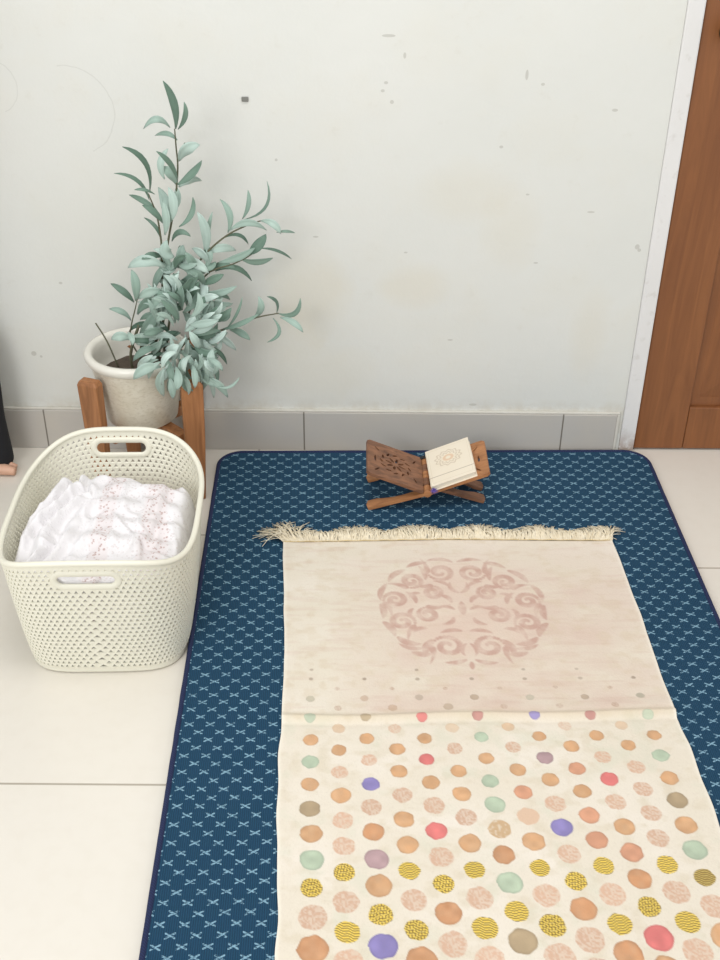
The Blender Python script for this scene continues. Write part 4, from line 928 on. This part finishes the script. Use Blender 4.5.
for j in range(ny + 1):
    for i in range(nx + 1):
        u, w = -1 + 2 * i / nx, -1 + 2 * j / ny
        # square -> rounded plan
        e = 4.0
        m_ = max(abs(u), abs(w), 1e-6)
        l = (abs(u) ** e + abs(w) ** e) ** (1 / e)
        s = m_ / l if l > 1e-9 else 1.0
        h = cloth_h(u, w)
        kx = .137 + .023 * (h / .25) ** .85
        ky = .166 + .042 * (h / .25) ** .85
        V.append((u * s * (kx - .009), w * s * (ky - .009), h))
N = nx + 1
for j in range(ny):
    for i in range(nx):
        F.append((j * N + i, j * N + i + 1, (j + 1) * N + i + 1, (j + 1) * N + i))
# close it downward to the basket bottom as a full load of cloth
ring = [i for i in range(N)] + [j * N + nx for j in range(1, N)] + [ny * N + i for i in range(nx - 1, -1, -1)] + [j * N for j in range(ny - 1, 0, -1)]
b0 = len(V)
for idx in ring:
    p = V[idx]
    V.append((p[0] * .80, p[1] * .80, .0085))
for q in range(len(ring)):
    q2 = (q + 1) % len(ring)
    F.append((ring[q2], ring[q], b0 + q, b0 + q2))
F.append(tuple(range(b0, b0 + len(ring)))[::-1])
g = mesh_obj('folded_garment', V, F, m_lace)
g.location = GC
g.rotation_euler = (0, 0, BROT)
tag(g, 'folded white garment with pinkish brown lace bands heaped inside the cream laundry basket', 'garment')

# ------------------------------------------------------------------ wooden plant stand
t = NT('stand_wood', .5)
gn = t.noise(7, 5, vec=t.map((9, 9, .8)), rough=.6, dist=1.0)
t.color(t.mix(t.ramp(gn, .3, .7), lin((132, 86, 50)), lin((178, 122, 78))))
t.bump(gn, .1, .001)
m_stand = t.m
PC = Vector((-.432, 2.118, 0))
stand = empty('plant_stand', PC)
tag(stand, 'brown wooden plant stand with four legs holding the cream pot behind the laundry basket', 'plant stand')
for (sx, sy) in ((-1, -1), (1, -1), (-1, 1), (1, 1)):
    bm = bmesh.new()
    lx, ly = sx * (.102 if sy < 0 else .072), (-.095 if sy < 0 else .086)
    rz = {(-1, -1): -.35, (1, -1): .25, (-1, 1): .3, (1, 1): -.3}[(sx, sy)]
    vs = []
    secs = ((.0, .015, .010, 0), (.15, .021, .0115, 0), (.272, .0225, .0125, 0), (.281, .018, .010, 0))
    R = Matrix.Rotation(rz, 3, 'Z')
    for (z, a, b, o_) in secs:
        vs.append([bm.verts.new(Vector((lx, ly + (.004 if sy < 0 else 0), 0)) + R @ Vector((q[0] * a, q[1] * b, z)) + Vector((-sx * .004 * (1 - z / .28), 0, 0))) for q in ((-1, -1), (1, -1), (1, 1), (-1, 1))])
    for k in range(len(secs) - 1):
        for i in range(4):
            j = (i + 1) % 4
            bm.faces.new((vs[k][i], vs[k][j], vs[k + 1][j], vs[k + 1][i]))
    bm.faces.new(vs[0][::-1]); bm.faces.new(vs[-1])
    bm_obj('leg', bm, m_stand, stand, bevel=.0025)
for s in (1, -1):
    bm = bmesh.new()
    ang_ = math.atan2(.089 * s, .088)
    Mx = Matrix.Rotation(ang_, 4, 'Z')
    z0 = .1260
    box(bm, (-.108, -.012, z0), (.108, .012, z0 + .0235), Mx)
    bm_obj('cross_bar', bm, m_stand, stand, bevel=.002)

# ------------------------------------------------------------------ potted artificial olive plant
plant = empty('potted_plant', (-.452, 2.117, .1505))
tag(plant, 'tall artificial olive plant with dusty green leaves in a cream pot on the wooden stand', 'potted plant')
t = NT('pot_glaze', .32)
n1 = t.noise(30, 5, rough=.7)
n2 = t.noise(120, 3, vec=t.map((1, 1, 2)))
z_ = t.xyz()[2]
body = t.mix(t.ramp(n1, .35, .7), lin((212, 204, 184)), lin((228, 222, 206)))
body = t.mix(t.math('MULTIPLY', t.ramp(n2, .52, .62), .3), body, lin((184, 172, 148)))
t.color(body)
t.bump(n2, .25, .0008)
prof = [(.0, 0), (.064, 0), (.070, .004), (.078, .05), (.086, .09), (.091, .116), (.0925, .120), (.0965, .121), (.0985, .123), (.101, .128), (.1015, .133), (.099, .1375), (.094, .139),
        (.088, .1375), (.0845, .133), (.084, .12), (.082, .10), (.078, .075), (.0, .075)]
prof = [(r * 1.05, z * 1.15) for r, z in prof]
V, F = lathe_data(prof[:8], 72)
o = mesh_obj('pot', V, F, t.m, plant)
V, F = lathe_data(prof[7:], 72)
m_rim = plain('rim_glaze', (226, 223, 212), .25, .02, 20, .05)
mesh_obj('pot_rim', V, F, m_rim, plant)
t = NT('soil', .95)
t.color(t.mix(t.noise(60, 4), lin((62, 52, 44)), lin((104, 92, 80))))
t.bump(t.noise(80, 4), .8, .004)
V, F = [], []
for k in range(12):
    for i in range(40):
        a = 2 * math.pi * i / 40
        r = .0850 * (k + .001) / 11
        V.append((r * math.cos(a), r * math.sin(a), .100 + .004 * noise.noise(Vector((r * math.cos(a) * 40, r * math.sin(a) * 40, 0))) + .003 * math.cos(r * 20)))
for k in range(11):
    for i in range(40):
        j = (i + 1) % 40
        F.append((k * 40 + i, (k + 1) * 40 + i, (k + 1) * 40 + j, k * 40 + j))
mesh_obj('soil', V, F, t.m, plant)
OFF = Vector(plant.location)
V, F = [], []
for si, s in enumerate(STEMS):
    pp = spline([Vector(p) - OFF for p in s], 5)
    n = len(pp)
    r0 = .0028 if si in (0, 1, 2, 4) else .0020
    pts = pp
    tube_data(pts, [r0 * (1 - .6 * i / n) if si < 8 else .0016 for i in range(n)], 6, V=V, F=F)
# stems gather in the pot
for sx in (-.01, .0, .012):
    pts = spline([Vector((sx, .0, .09)), Vector((sx * 2 + .01, -.01, .15)), Vector((.035 + sx * 2, -.02, .22))], 5)
    tube_data(pts, .003, 6, V=V, F=F)
st = mesh_obj('stem', V, F, plain('stem_green', (92, 92, 70), .7, .15, 60), plant)
# leaves, all one foliage part
V, F, LC = [], [], []
def leaf(b, m, tip, w, tone):
    b, m, tip = Vector(b) - OFF, Vector(m) - OFF, Vector(tip) - OFF
    ctl = m * 2 - (b + tip) / 2
    n = 9
    w = max(w, .006) * .98
    view = Vector((random.uniform(-.5, .5), -1, random.uniform(.0, .7))).normalized()
    base_ = len(V)
    j = random.uniform(-.08, .08)
    pale, dark = np.array((192, 210, 202.)), np.array((54, 84, 64.))  # dark covers leaf undersides, plus backlit leaves and shaded gaps painted as colour
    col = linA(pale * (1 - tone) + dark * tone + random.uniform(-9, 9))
    for i in range(n + 1):
        s = i / n
        p = b * (1 - s) ** 2 + ctl * 2 * s * (1 - s) + tip * s * s
        tg = ((ctl - b) * (1 - s) + (tip - ctl) * s)
        tg = tg.normalized() if tg.length > 1e-6 else Vector((0, 0, 1))
        side = tg.cross(view)
        side = side.normalized() if side.length > 1e-5 else Vector((1, 0, 0))
        nrm = side.cross(tg).normalized()
        ww = w / 2 * (math.sin(math.pi * min(1, (s * .92 + .04))) ** .95) * (1.0 + .25 * (s - .5)) if 0 < i < n else w * (.07 if i == 0 else .03)
        twist = j * s * 6
        side = side * math.cos(twist) + nrm * math.sin(twist)
        cup = .22 * ww
        for q, (f, d) in enumerate(((-1, 1), (-.5, .35), (0, 0), (.5, .35), (1, 1))):
            V.append(p + side * f * ww + nrm * (d * cup))
            k_ = 1.0 + (.16 if q == 2 else 0) + (.10 if q in (0, 4) else 0)
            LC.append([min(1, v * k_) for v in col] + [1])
    for i in range(n):
        for q in range(4):
            a = base_ + i * 5 + q
            F.append((a, a + 1, a + 6, a + 5))
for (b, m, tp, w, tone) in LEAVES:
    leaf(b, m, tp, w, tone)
t = NT('leaf', .55)
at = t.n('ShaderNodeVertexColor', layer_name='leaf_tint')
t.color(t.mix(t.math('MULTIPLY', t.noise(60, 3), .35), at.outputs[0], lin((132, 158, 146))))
t.b.inputs['Sheen Weight'].default_value = .2
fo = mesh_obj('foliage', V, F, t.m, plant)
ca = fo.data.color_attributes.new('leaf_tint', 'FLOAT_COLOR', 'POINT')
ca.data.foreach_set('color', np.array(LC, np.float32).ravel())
md = fo.modifiers.new('thickness', 'SOLIDIFY')
md.thickness = .0006

# ------------------------------------------------------------------ folding book stand
t = NT('carved_wood', .55)
gn = t.noise(14, 5, vec=t.map((1, 6, 6)), rough=.6, dist=.8)
t.color(t.mix(t.ramp(gn, .3, .7), lin((96, 64, 46)), lin((150, 104, 74))))
t.bump(gn, .15, .001)
m_carve = t.m
t = NT('carved_wood_light', .55)
gn = t.noise(14, 5, vec=t.map((1, 6, 6)), rough=.6, dist=.8)
t.color(t.mix(t.ramp(gn, .3, .7), lin((142, 92, 54)), lin((186, 130, 84))))
m_carve2 = t.m
ZM = .0125
SC = Vector((.150, 1.968, ZM))
rehal = empty('book_stand', SC, 0.0)
tag(rehal, 'small folding X shaped wooden book stand with carved boards, standing on the blue mat', 'book stand')
BW = .132
HZ = .040
def board(outline, holes, th, M, name, mat):
    bm = bmesh.new()
    def loop(pts):
        vs = [bm.verts.new((p[0], p[1], 0)) for p in pts]
        return [bm.edges.new((vs[i], vs[(i + 1) % len(vs)])) for i in range(len(vs))]
    es = loop(outline)
    for h in holes:
        es += loop(h)
    bmesh.ops.triangle_fill(bm, edges=es, use_beauty=True, use_dissolve=False)
    r = bmesh.ops.extrude_face_region(bm, geom=bm.faces[:])
    for v in r['geom']:
        if isinstance(v, bmesh.types.BMVert):
            v.co.z += th
    bmesh.ops.transform(bm, matrix=M, verts=bm.verts[:])
    return bm_obj(name, bm, mat, rehal)
def leafhole(cx, cy, a, L, W):
    out = []
    for i in range(12):
        s = 2 * math.pi * i / 12
        x, y = L * math.cos(s), W * math.sin(s) * (1 - .3 * math.cos(s))
        out.append((cx + x * math.cos(a) - y * math.sin(a), cy + x * math.sin(a) + y * math.cos(a)))
    return out[::-1]
holes = []
cx, cy = .072, BW / 2
for k in range(8):
    a = 2 * math.pi * k / 8 + .2
    holes.append(leafhole(cx + .0155 * math.cos(a), cy + .0155 * math.sin(a), a, .0085, .0032))
for k in range(12):
    a = 2 * math.pi * k / 12
    holes.append(leafhole(cx + .0325 * math.cos(a), cy + .0345 * math.sin(a), a + 1.0, .0068, .0026))
holes.append(leafhole(.118, BW / 2, 1.57, .012, .0022))
holes.append(leafhole(.114, BW / 2 - .04, 2.2, .009, .002))
holes.append(leafhole(.114, BW / 2 + .04, .9, .009, .002))
holes.append(leafhole(.028, BW / 2 - .035, 1.2, .009, .002))
holes.append(leafhole(.028, BW / 2 + .035, -1.2, .009, .002))
up_out = [(.010, 0), (.130, 0), (.136, .006), (.136, BW - .006), (.130, BW), (.010, BW)]
def legs_out(w0, w1, L=-.128):
    # one prong with a curved inner edge, running from knuckle to foot
    inner = w1
    pts = [(.012, w0), (.012, w1)]
    for s in np.linspace(0, 1, 9):
        pts.append((.0 + (L + .02) * s, w1 - (w1 - w0) * .38 * math.sin(math.pi * s) ** .8))
    pts += [(L, w1), (L - .003, (w0 + w1) / 2), (L, w0)]
    return pts
up_ang = math.radians(22)
dn_ang = math.radians(17.5)
for sgn, lgs, mt, nm in ((1, ((0, .027), (BW, BW - .027)), m_carve2, 'right'), (-1, ((.029, .055), (BW - .029, BW - .055)), m_carve, 'left')):
    F_ = Matrix.Translation((0, 0, HZ)) @ Matrix.Diagonal((sgn, 1, 1, 1))
    Mu = F_ @ Matrix.Rotation(-up_ang, 4, 'Y') @ Matrix.Translation((0, 0, -.003))
    Md = F_ @ Matrix.Rotation(-dn_ang, 4, 'Y') @ Matrix.Translation((0, 0, -.003))
    b = board(up_out, holes, .0065, Mu, 'carved_board', mt)
    for (w0, w1) in lgs:
        board(legs_out(w0, w1), [], .0065, Md, 'leg', m_carve if sgn < 0 else m_carve2)
# hinge knuckles
for k in range(5):
    bm = bmesh.new()
    bmesh.ops.create_cone(bm, cap_ends=True, segments=18, radius1=.0085, radius2=.0085, depth=BW / 5 - .0015)
    bmesh.ops.transform(bm, matrix=Matrix.Translation((0, BW * (k + .5) / 5, HZ)) @ Matrix.Rotation(math.pi / 2, 4, 'X'), verts=bm.verts[:])
    bm_obj('hinge_knuckle', bm, m_carve2 if k % 2 == 0 else m_carve, rehal, smooth=False, bevel=.0012)

# ------------------------------------------------------------------ the small book lying on the stand's right board
t = NT('book_cover', .5)
x, y, z = t.xyz()
dx = t.math('SUBTRACT', x, -.002); dy = t.math('SUBTRACT', y, .018)
rr_ = t.math('SQRT', t.math('ADD', t.math('MULTIPLY', dx, dx), t.math('MULTIPLY', dy, dy)))
th_ = t.math('ARCTAN2', dy, dx)
pet = t.math('MULTIPLY', t.math('SINE', t.math('MULTIPLY', th_, 12.0)), .0025)
r2 = t.math('ADD', rr_, pet)
ring1 = t.ramp(t.math('ABSOLUTE', t.math('SUBTRACT', r2, .027)), .0026, .001)
ring2 = t.ramp(t.math('ABSOLUTE', t.math('SUBTRACT', r2, .019)), .0026, .001)
ring3 = t.ramp(t.math('ABSOLUTE', t.math('SUBTRACT', rr_, .009)), .0045, .002)
line = t.ramp(t.math('ABSOLUTE', t.math('SUBTRACT', y, -.0405)), .0013, .0005)
fr1 = t.math('MAXIMUM', t.math('ABSOLUTE', t.math('DIVIDE', x, .0435)), t.math('ABSOLUTE', t.math('DIVIDE', y, .0615)))
frl = t.ramp(t.math('ABSOLUTE', t.math('SUBTRACT', fr1, 1.0)), .014, .006)
c = t.mix(t.noise(25, 3), lin((232, 220, 198)), lin((238, 228, 210)))
c = t.mix(t.math('MULTIPLY', t.math('MAXIMUM', ring1, ring2), .45), c, lin((176, 152, 124)))
c = t.mix(t.math('MULTIPLY', ring3, .5), c, lin((214, 164, 112)))
c = t.mix(t.math('MULTIPLY', line, .75), c, lin((138, 118, 96)))
c = t.mix(t.math('MULTIPLY', frl, .35), c, lin((190, 166, 132)))
t.color(c)
m_cover = t.m
bookM = (Matrix.Translation(SC) @ Matrix.Translation((0, 0, HZ)) @ Matrix.Rotation(-up_ang, 4, 'Y') @ Matrix.Translation((.0595, .0700, .0037)) @ Matrix.Rotation(.045, 4, 'Z'))
book = bpy.data.objects.new('book', None)
COL.objects.link(book)
book.empty_display_size = .03
book.matrix_world = bookM
tag(book, 'small closed cream book with a faded round ornament lying on the wooden book stand', 'book')
BX, BY = .048, .070
bm = bmesh.new()
box(bm, (-BX, -BY, .0112), (BX, BY, .0132))
bm_obj('front_cover', bm, m_cover, book, bevel=.0007)
bm = bmesh.new()
box(bm, (-BX, -BY, 0), (BX, BY, .0018))
bm_obj('back_cover', bm, m_cover, book, bevel=.0007)
bm = bmesh.new()
box(bm, (-BX - .0016, -BY, .0), (-BX - .0002, BY, .0132))
bm_obj('spine', bm, m_cover, book, bevel=.0006)
t = NT('paper_edge', .85)
zz = t.xyz()[2]
t.color(t.mix(t.ramp(t.math('PINGPONG', zz, .0005), 0, .0005), lin((206, 196, 176)), lin((232, 226, 212))))
bm = bmesh.new()
box(bm, (-BX, -BY + .003, .00185), (BX - .003, BY - .003, .01115))
bm_obj('pages', bm, t.m, book)
# purple tassel at the near lower corner, dark ribbon end at the far one
m_pur = plain('purple_thread', (98, 78, 158), .7, .15, 200)
V, F = [], []
for k in range(11):
    a = 2 * math.pi * k / 11
    p0 = Vector((-BX + .002, -BY - .004, .006))
    d = Vector((math.cos(a), -.35, math.sin(a)))
    tube_data([p0, p0 + d * .004 + Vector((0, -.001, 0)), p0 + d * .009 + Vector((0, 0, -.002))], [.0013, .001, .0004], 5, V=V, F=F)
tube_data([(-BX + .002, -BY + .004, .006), (-BX + .002, -BY - .004, .006)], .0012, 6, V=V, F=F)
o = mesh_obj('tassel', V, F, m_pur, book)
o['label'] = 'purple thread tassel'
bm = bmesh.new()
box(bm, (-BX - .022, BY - .012, .0045), (-BX - .0018, BY - .002, .0075))
o = bm_obj('ribbon', bm, plain('black_ribbon', (22, 20, 24), .6), book, bevel=.0008)
o['label'] = 'short black ribbon end'

# ------------------------------------------------------------------ small grey plug in the wall
bm = bmesh.new()
box(bm, (-.0065, -.0035, -.0045), (.0065, 0.0, .0045))
plug = bm_obj('wall_plug', bm, plain('grey_plastic', (120, 120, 114), .6, .1, 200), bevel=.001)
plug.location = (-.217, D, .782)
tag(plug, 'tiny grey square plug set in the white plaster wall right of the plant', 'wall plug')

# ------------------------------------------------------------------ person standing at the left edge by the wall
person = empty('person', (-1.0, 2.03, 0), 0)
tag(person, 'person in black trousers standing barefoot beside the wall at the left edge of the photo', 'person')
def limb(V, F, pts, rads, n=20, sq=None):
    """smooth tapered limb through pts, elliptical section"""
    P = [Vector(p) for p in pts]
    cr = spline(P, 6)
    R = spline([Vector((r if not isinstance(r, tuple) else r[0], r if not isinstance(r, tuple) else r[1], 0)) for r in rads], 6)
    m = len(cr)
    base = len(V)
    for i, p in enumerate(cr):
        a, b = cr[max(0, i - 1)], cr[min(m - 1, i + 1)]
        tg = (b - a).normalized()
        side = FR.copy()
        side = (side - tg * side.dot(tg)).normalized()
        fw = tg.cross(side)
        for k in range(n):
            an = 2 * math.pi * k / n
            V.append(p + side * math.cos(an) * R[i].x + fw * math.sin(an) * R[i].y)
    for i in range(m - 1):
        for k in range(n):
            l = (k + 1) % n
            F.append((base + i * n + k, base + i * n + l, base + (i + 1) * n + l, base + (i + 1) * n + k))
    F.append(tuple(base + k for k in range(n))[::-1])
    F.append(tuple(base + (m - 1) * n + k for k in range(n)))
# body frame: facing out into the room and towards the mat
yaw = math.radians(-38)
FW = Vector((math.sin(-yaw), -math.cos(yaw), 0))      # facing direction
FR = Vector((-FW.y, FW.x, 0))   # the person's left
def B(l, f, z):
    return FR * l + FW * f + Vector((0, 0, z))
m_skin = NT('skin', .5)
m_skin.color(m_skin.mix(m_skin.noise(30, 3), lin((206, 160, 134)), lin((218, 176, 150))))
m_skin.b.inputs['Subsurface Weight'].default_value = .08
m_skin.b.inputs['Subsurface Radius'].default_value = (.02, .008, .005)
m_skin = m_skin.m
V, F = [], []
# torso, neck, head as one surface
limb(V, F, [B(0, 0, .80), B(0, 0, .90), B(0, .01, 1.02), B(0, .015, 1.16), B(0, 0, 1.28), B(0, -.005, 1.345), B(0, -.005, 1.38), B(0, .005, 1.42), B(0, .012, 1.47), B(0, .008, 1.53), B(0, .0, 1.585), B(0, 0, 1.60)],
     [(.13, .09), (.155, .105), (.125, .09), (.14, .10), (.155, .09), (.10, .06), (.052, .052), (.05, .056), (.066, .085), (.074, .092), (.05, .06), (.01, .012)])
# nose and ears, chin
limb(V, F, [B(0, .085, 1.515), B(0, .104, 1.488), B(0, .100, 1.474)], [.006, .011, .008], 10)
for s in (1, -1):
    limb(V, F, [B(s * .070, -.005, 1.515), B(s * .078, -.008, 1.495), B(s * .070, 0, 1.462)], [.006, .013, .005], 10)
def hand(V, F, wrist, s):
    # palm and five separate fingers, relaxed
    limb(V, F, [wrist, wrist + Vector((0, 0, -.04)) + FW * .005, wrist + Vector((0, 0, -.088)) + FW * .01], [(.013, .020), (.014, .036), (.011, .034)], 12)
    for k, (o_, L) in enumerate(((-.026, .060), (-.009, .072), (.009, .078), (.026, .070))):
        p = wrist + Vector((0, 0, -.082)) + FW * (.01 + o_)
        limb(V, F, [p, p + Vector((0, 0, -L * .45)) + FR * (-s * .003), p + Vector((0, 0, -L * .8)) + FR * (-s * .012), p + Vector((0, 0, -L)) + FR * (-s * .020)], [.0085, .008, .0075, .0055], 8)
    p = wrist + Vector((0, 0, -.03)) + FW * .028
    limb(V, F, [p, p + Vector((0, 0, -.028)) + FW * .018, p + Vector((0, 0, -.058)) + FW * .020 + FR * (-s * .006)], [.011, .010, .007], 8)
for s in (1, -1):
    limb(V, F, [B(s * .12, 0, 1.30), B(s * .165, -.005, 1.28), B(s * .185, -.015, 1.15), B(s * .195, -.01, 1.02), B(s * .195, .03, .90), B(s * .190, .06, .79)], [.055, .052, .044, .038, .034, .024])
    hand(V, F, B(s * .190, .062, .80), s)
# legs; the left foot is turned out towards the mat
feet = {1: (Vector((.100, .126, 0)), Vector((.98, -.12, 0)).normalized()), -1: (B(-.09, .0, 0), (FW + FR * -.25).normalized())}
for s in (1, -1):
    an, fd = feet[s]
    hip = B(s * .08, 0, .86)
    knee = (hip + an) / 2 + FW * .02
    knee.z = .46
    limb(V, F, [hip, hip * .6 + knee * .4 + Vector((0, 0, 0)), knee, Vector((an.x, an.y, .30)), Vector((an.x, an.y, .10)), Vector((an.x, an.y, .05))], [.085, .075, .052, .052, .034, .034])
    sd = Vector((-fd.y, fd.x, 0))          # left of the foot
    keep = FR
    FR = Vector((0, 0, 1))
    A = Vector((an.x, an.y, 0))
    limb(V, F, [A - fd * .052 + Vector((0, 0, .026)), A - fd * .035 + Vector((0, 0, .034)), A + fd * .018 + Vector((0, 0, .045)), A + fd * .060 + Vector((0, 0, .032)), A + fd * .096 + Vector((0, 0, .017)), A + fd * .115 + Vector((0, 0, .013))],
         [(.018, .018), (.034, .029), (.040, .031), (.030, .037), (.016, .043), (.010, .036)], 18)
    for k, (o_, L, r) in enumerate(((.030, .058, .0125), (.011, .052, .0088), (-.005, .044, .0082), (-.019, .035, .0076), (-.032, .026, .0070))):
        p = A + fd * (.104 - .012 * max(0, k - 1)) + sd * (-s * o_)
        FR = Vector((0, 0, 1))
        limb(V, F, [p + Vector((0, 0, .012)), p + fd * L * .55 + sd * (s * .002 * k) + Vector((0, 0, .014)), p + fd * L + sd * (s * .003 * k) + Vector((0, 0, r * .85))], [r * .9, r, r * .7], 10)
    FR = keep
body = mesh_obj('body', V, F, m_skin, person)
# trousers reaching the instep
m_tr = plain('black_cotton', (24, 25, 30), .9, .15, 120, .3)
V, F = [], []
limb(V, F, [B(0, 0, 1.00), B(0, 0, .94), B(0, 0, .86), B(0, 0, .80)], [(.135, .100), (.152, .112), (.170, .122), (.160, .110)], 28)
for s in (1, -1):
    an, fd = feet[s]
    hip = B(s * .082, 0, .87)
    knee = (hip + an) / 2 + FW * .018
    knee.z = .46
    q = A = Vector((an.x, an.y, 0)) + fd * (.055 if s > 0 else .04)
    keep = FR
    FR = fd.copy()
    limb(V, F, [hip, hip * .6 + knee * .4, knee, Vector((q.x, q.y, .28)), Vector((q.x, q.y, .12)), Vector((q.x, q.y, .035)), Vector((q.x, q.y, .016))], [(.094, .088), (.090, .080), (.082, .066), (.084, .056), (.088, .052), (.092, .051), (.091, .050)], 24)
    FR = keep
mesh_obj('trousers', V, F, m_tr, person)
V, F = [], []
limb(V, F, [B(0, 0, .86), B(0, 0, .90), B(0, .01, 1.02), B(0, .015, 1.16), B(0, 0, 1.28), B(0, -.005, 1.345), B(0, -.005, 1.37)], [(.180, .130), (.170, .124), (.140, .108), (.152, .114), (.166, .104), (.105, .070), (.058, .056)], 28)
for s in (1, -1):
    limb(V, F, [B(s * .12, 0, 1.305), B(s * .165, -.005, 1.285), B(s * .186, -.015, 1.15), B(s * .196, -.01, 1.02), B(s * .196, .03, .90), B(s * .191, .055, .82)], [.060, .060, .052, .046, .042, .036])
mesh_obj('shirt', V, F, m_tr, person)
V, F = [], []
limb(V, F, [B(0, -.012, 1.44), B(0, -.024, 1.48), B(0, -.020, 1.54), B(0, -.010, 1.60), B(0, -.008, 1.618)], [(.060, .060), (.080, .084), (.084, .090), (.058, .066), (.012, .014)], 24)
mesh_obj('hair', V, F, plain('dark_hair', (30, 24, 22), .6, .2, 150), person)
m_eye = plain('eye', (40, 28, 24), .2)
for s in (1, -1):
    V, F = [], []
    limb(V, F, [B(s * .028 - .009, .088, 1.508), B(s * .028, .092, 1.509), B(s * .028 + .009, .088, 1.508)], [.003, .006, .003], 10)
    mesh_obj('eye', V, F, m_eye, person)
V, F = [], []
limb(V, F, [B(-.02, .086, 1.452), B(0, .092, 1.453), B(.02, .086, 1.452)], [.002, .005, .002], 8)
mesh_obj('mouth', V, F, plain('lip', (170, 104, 96), .5), person)
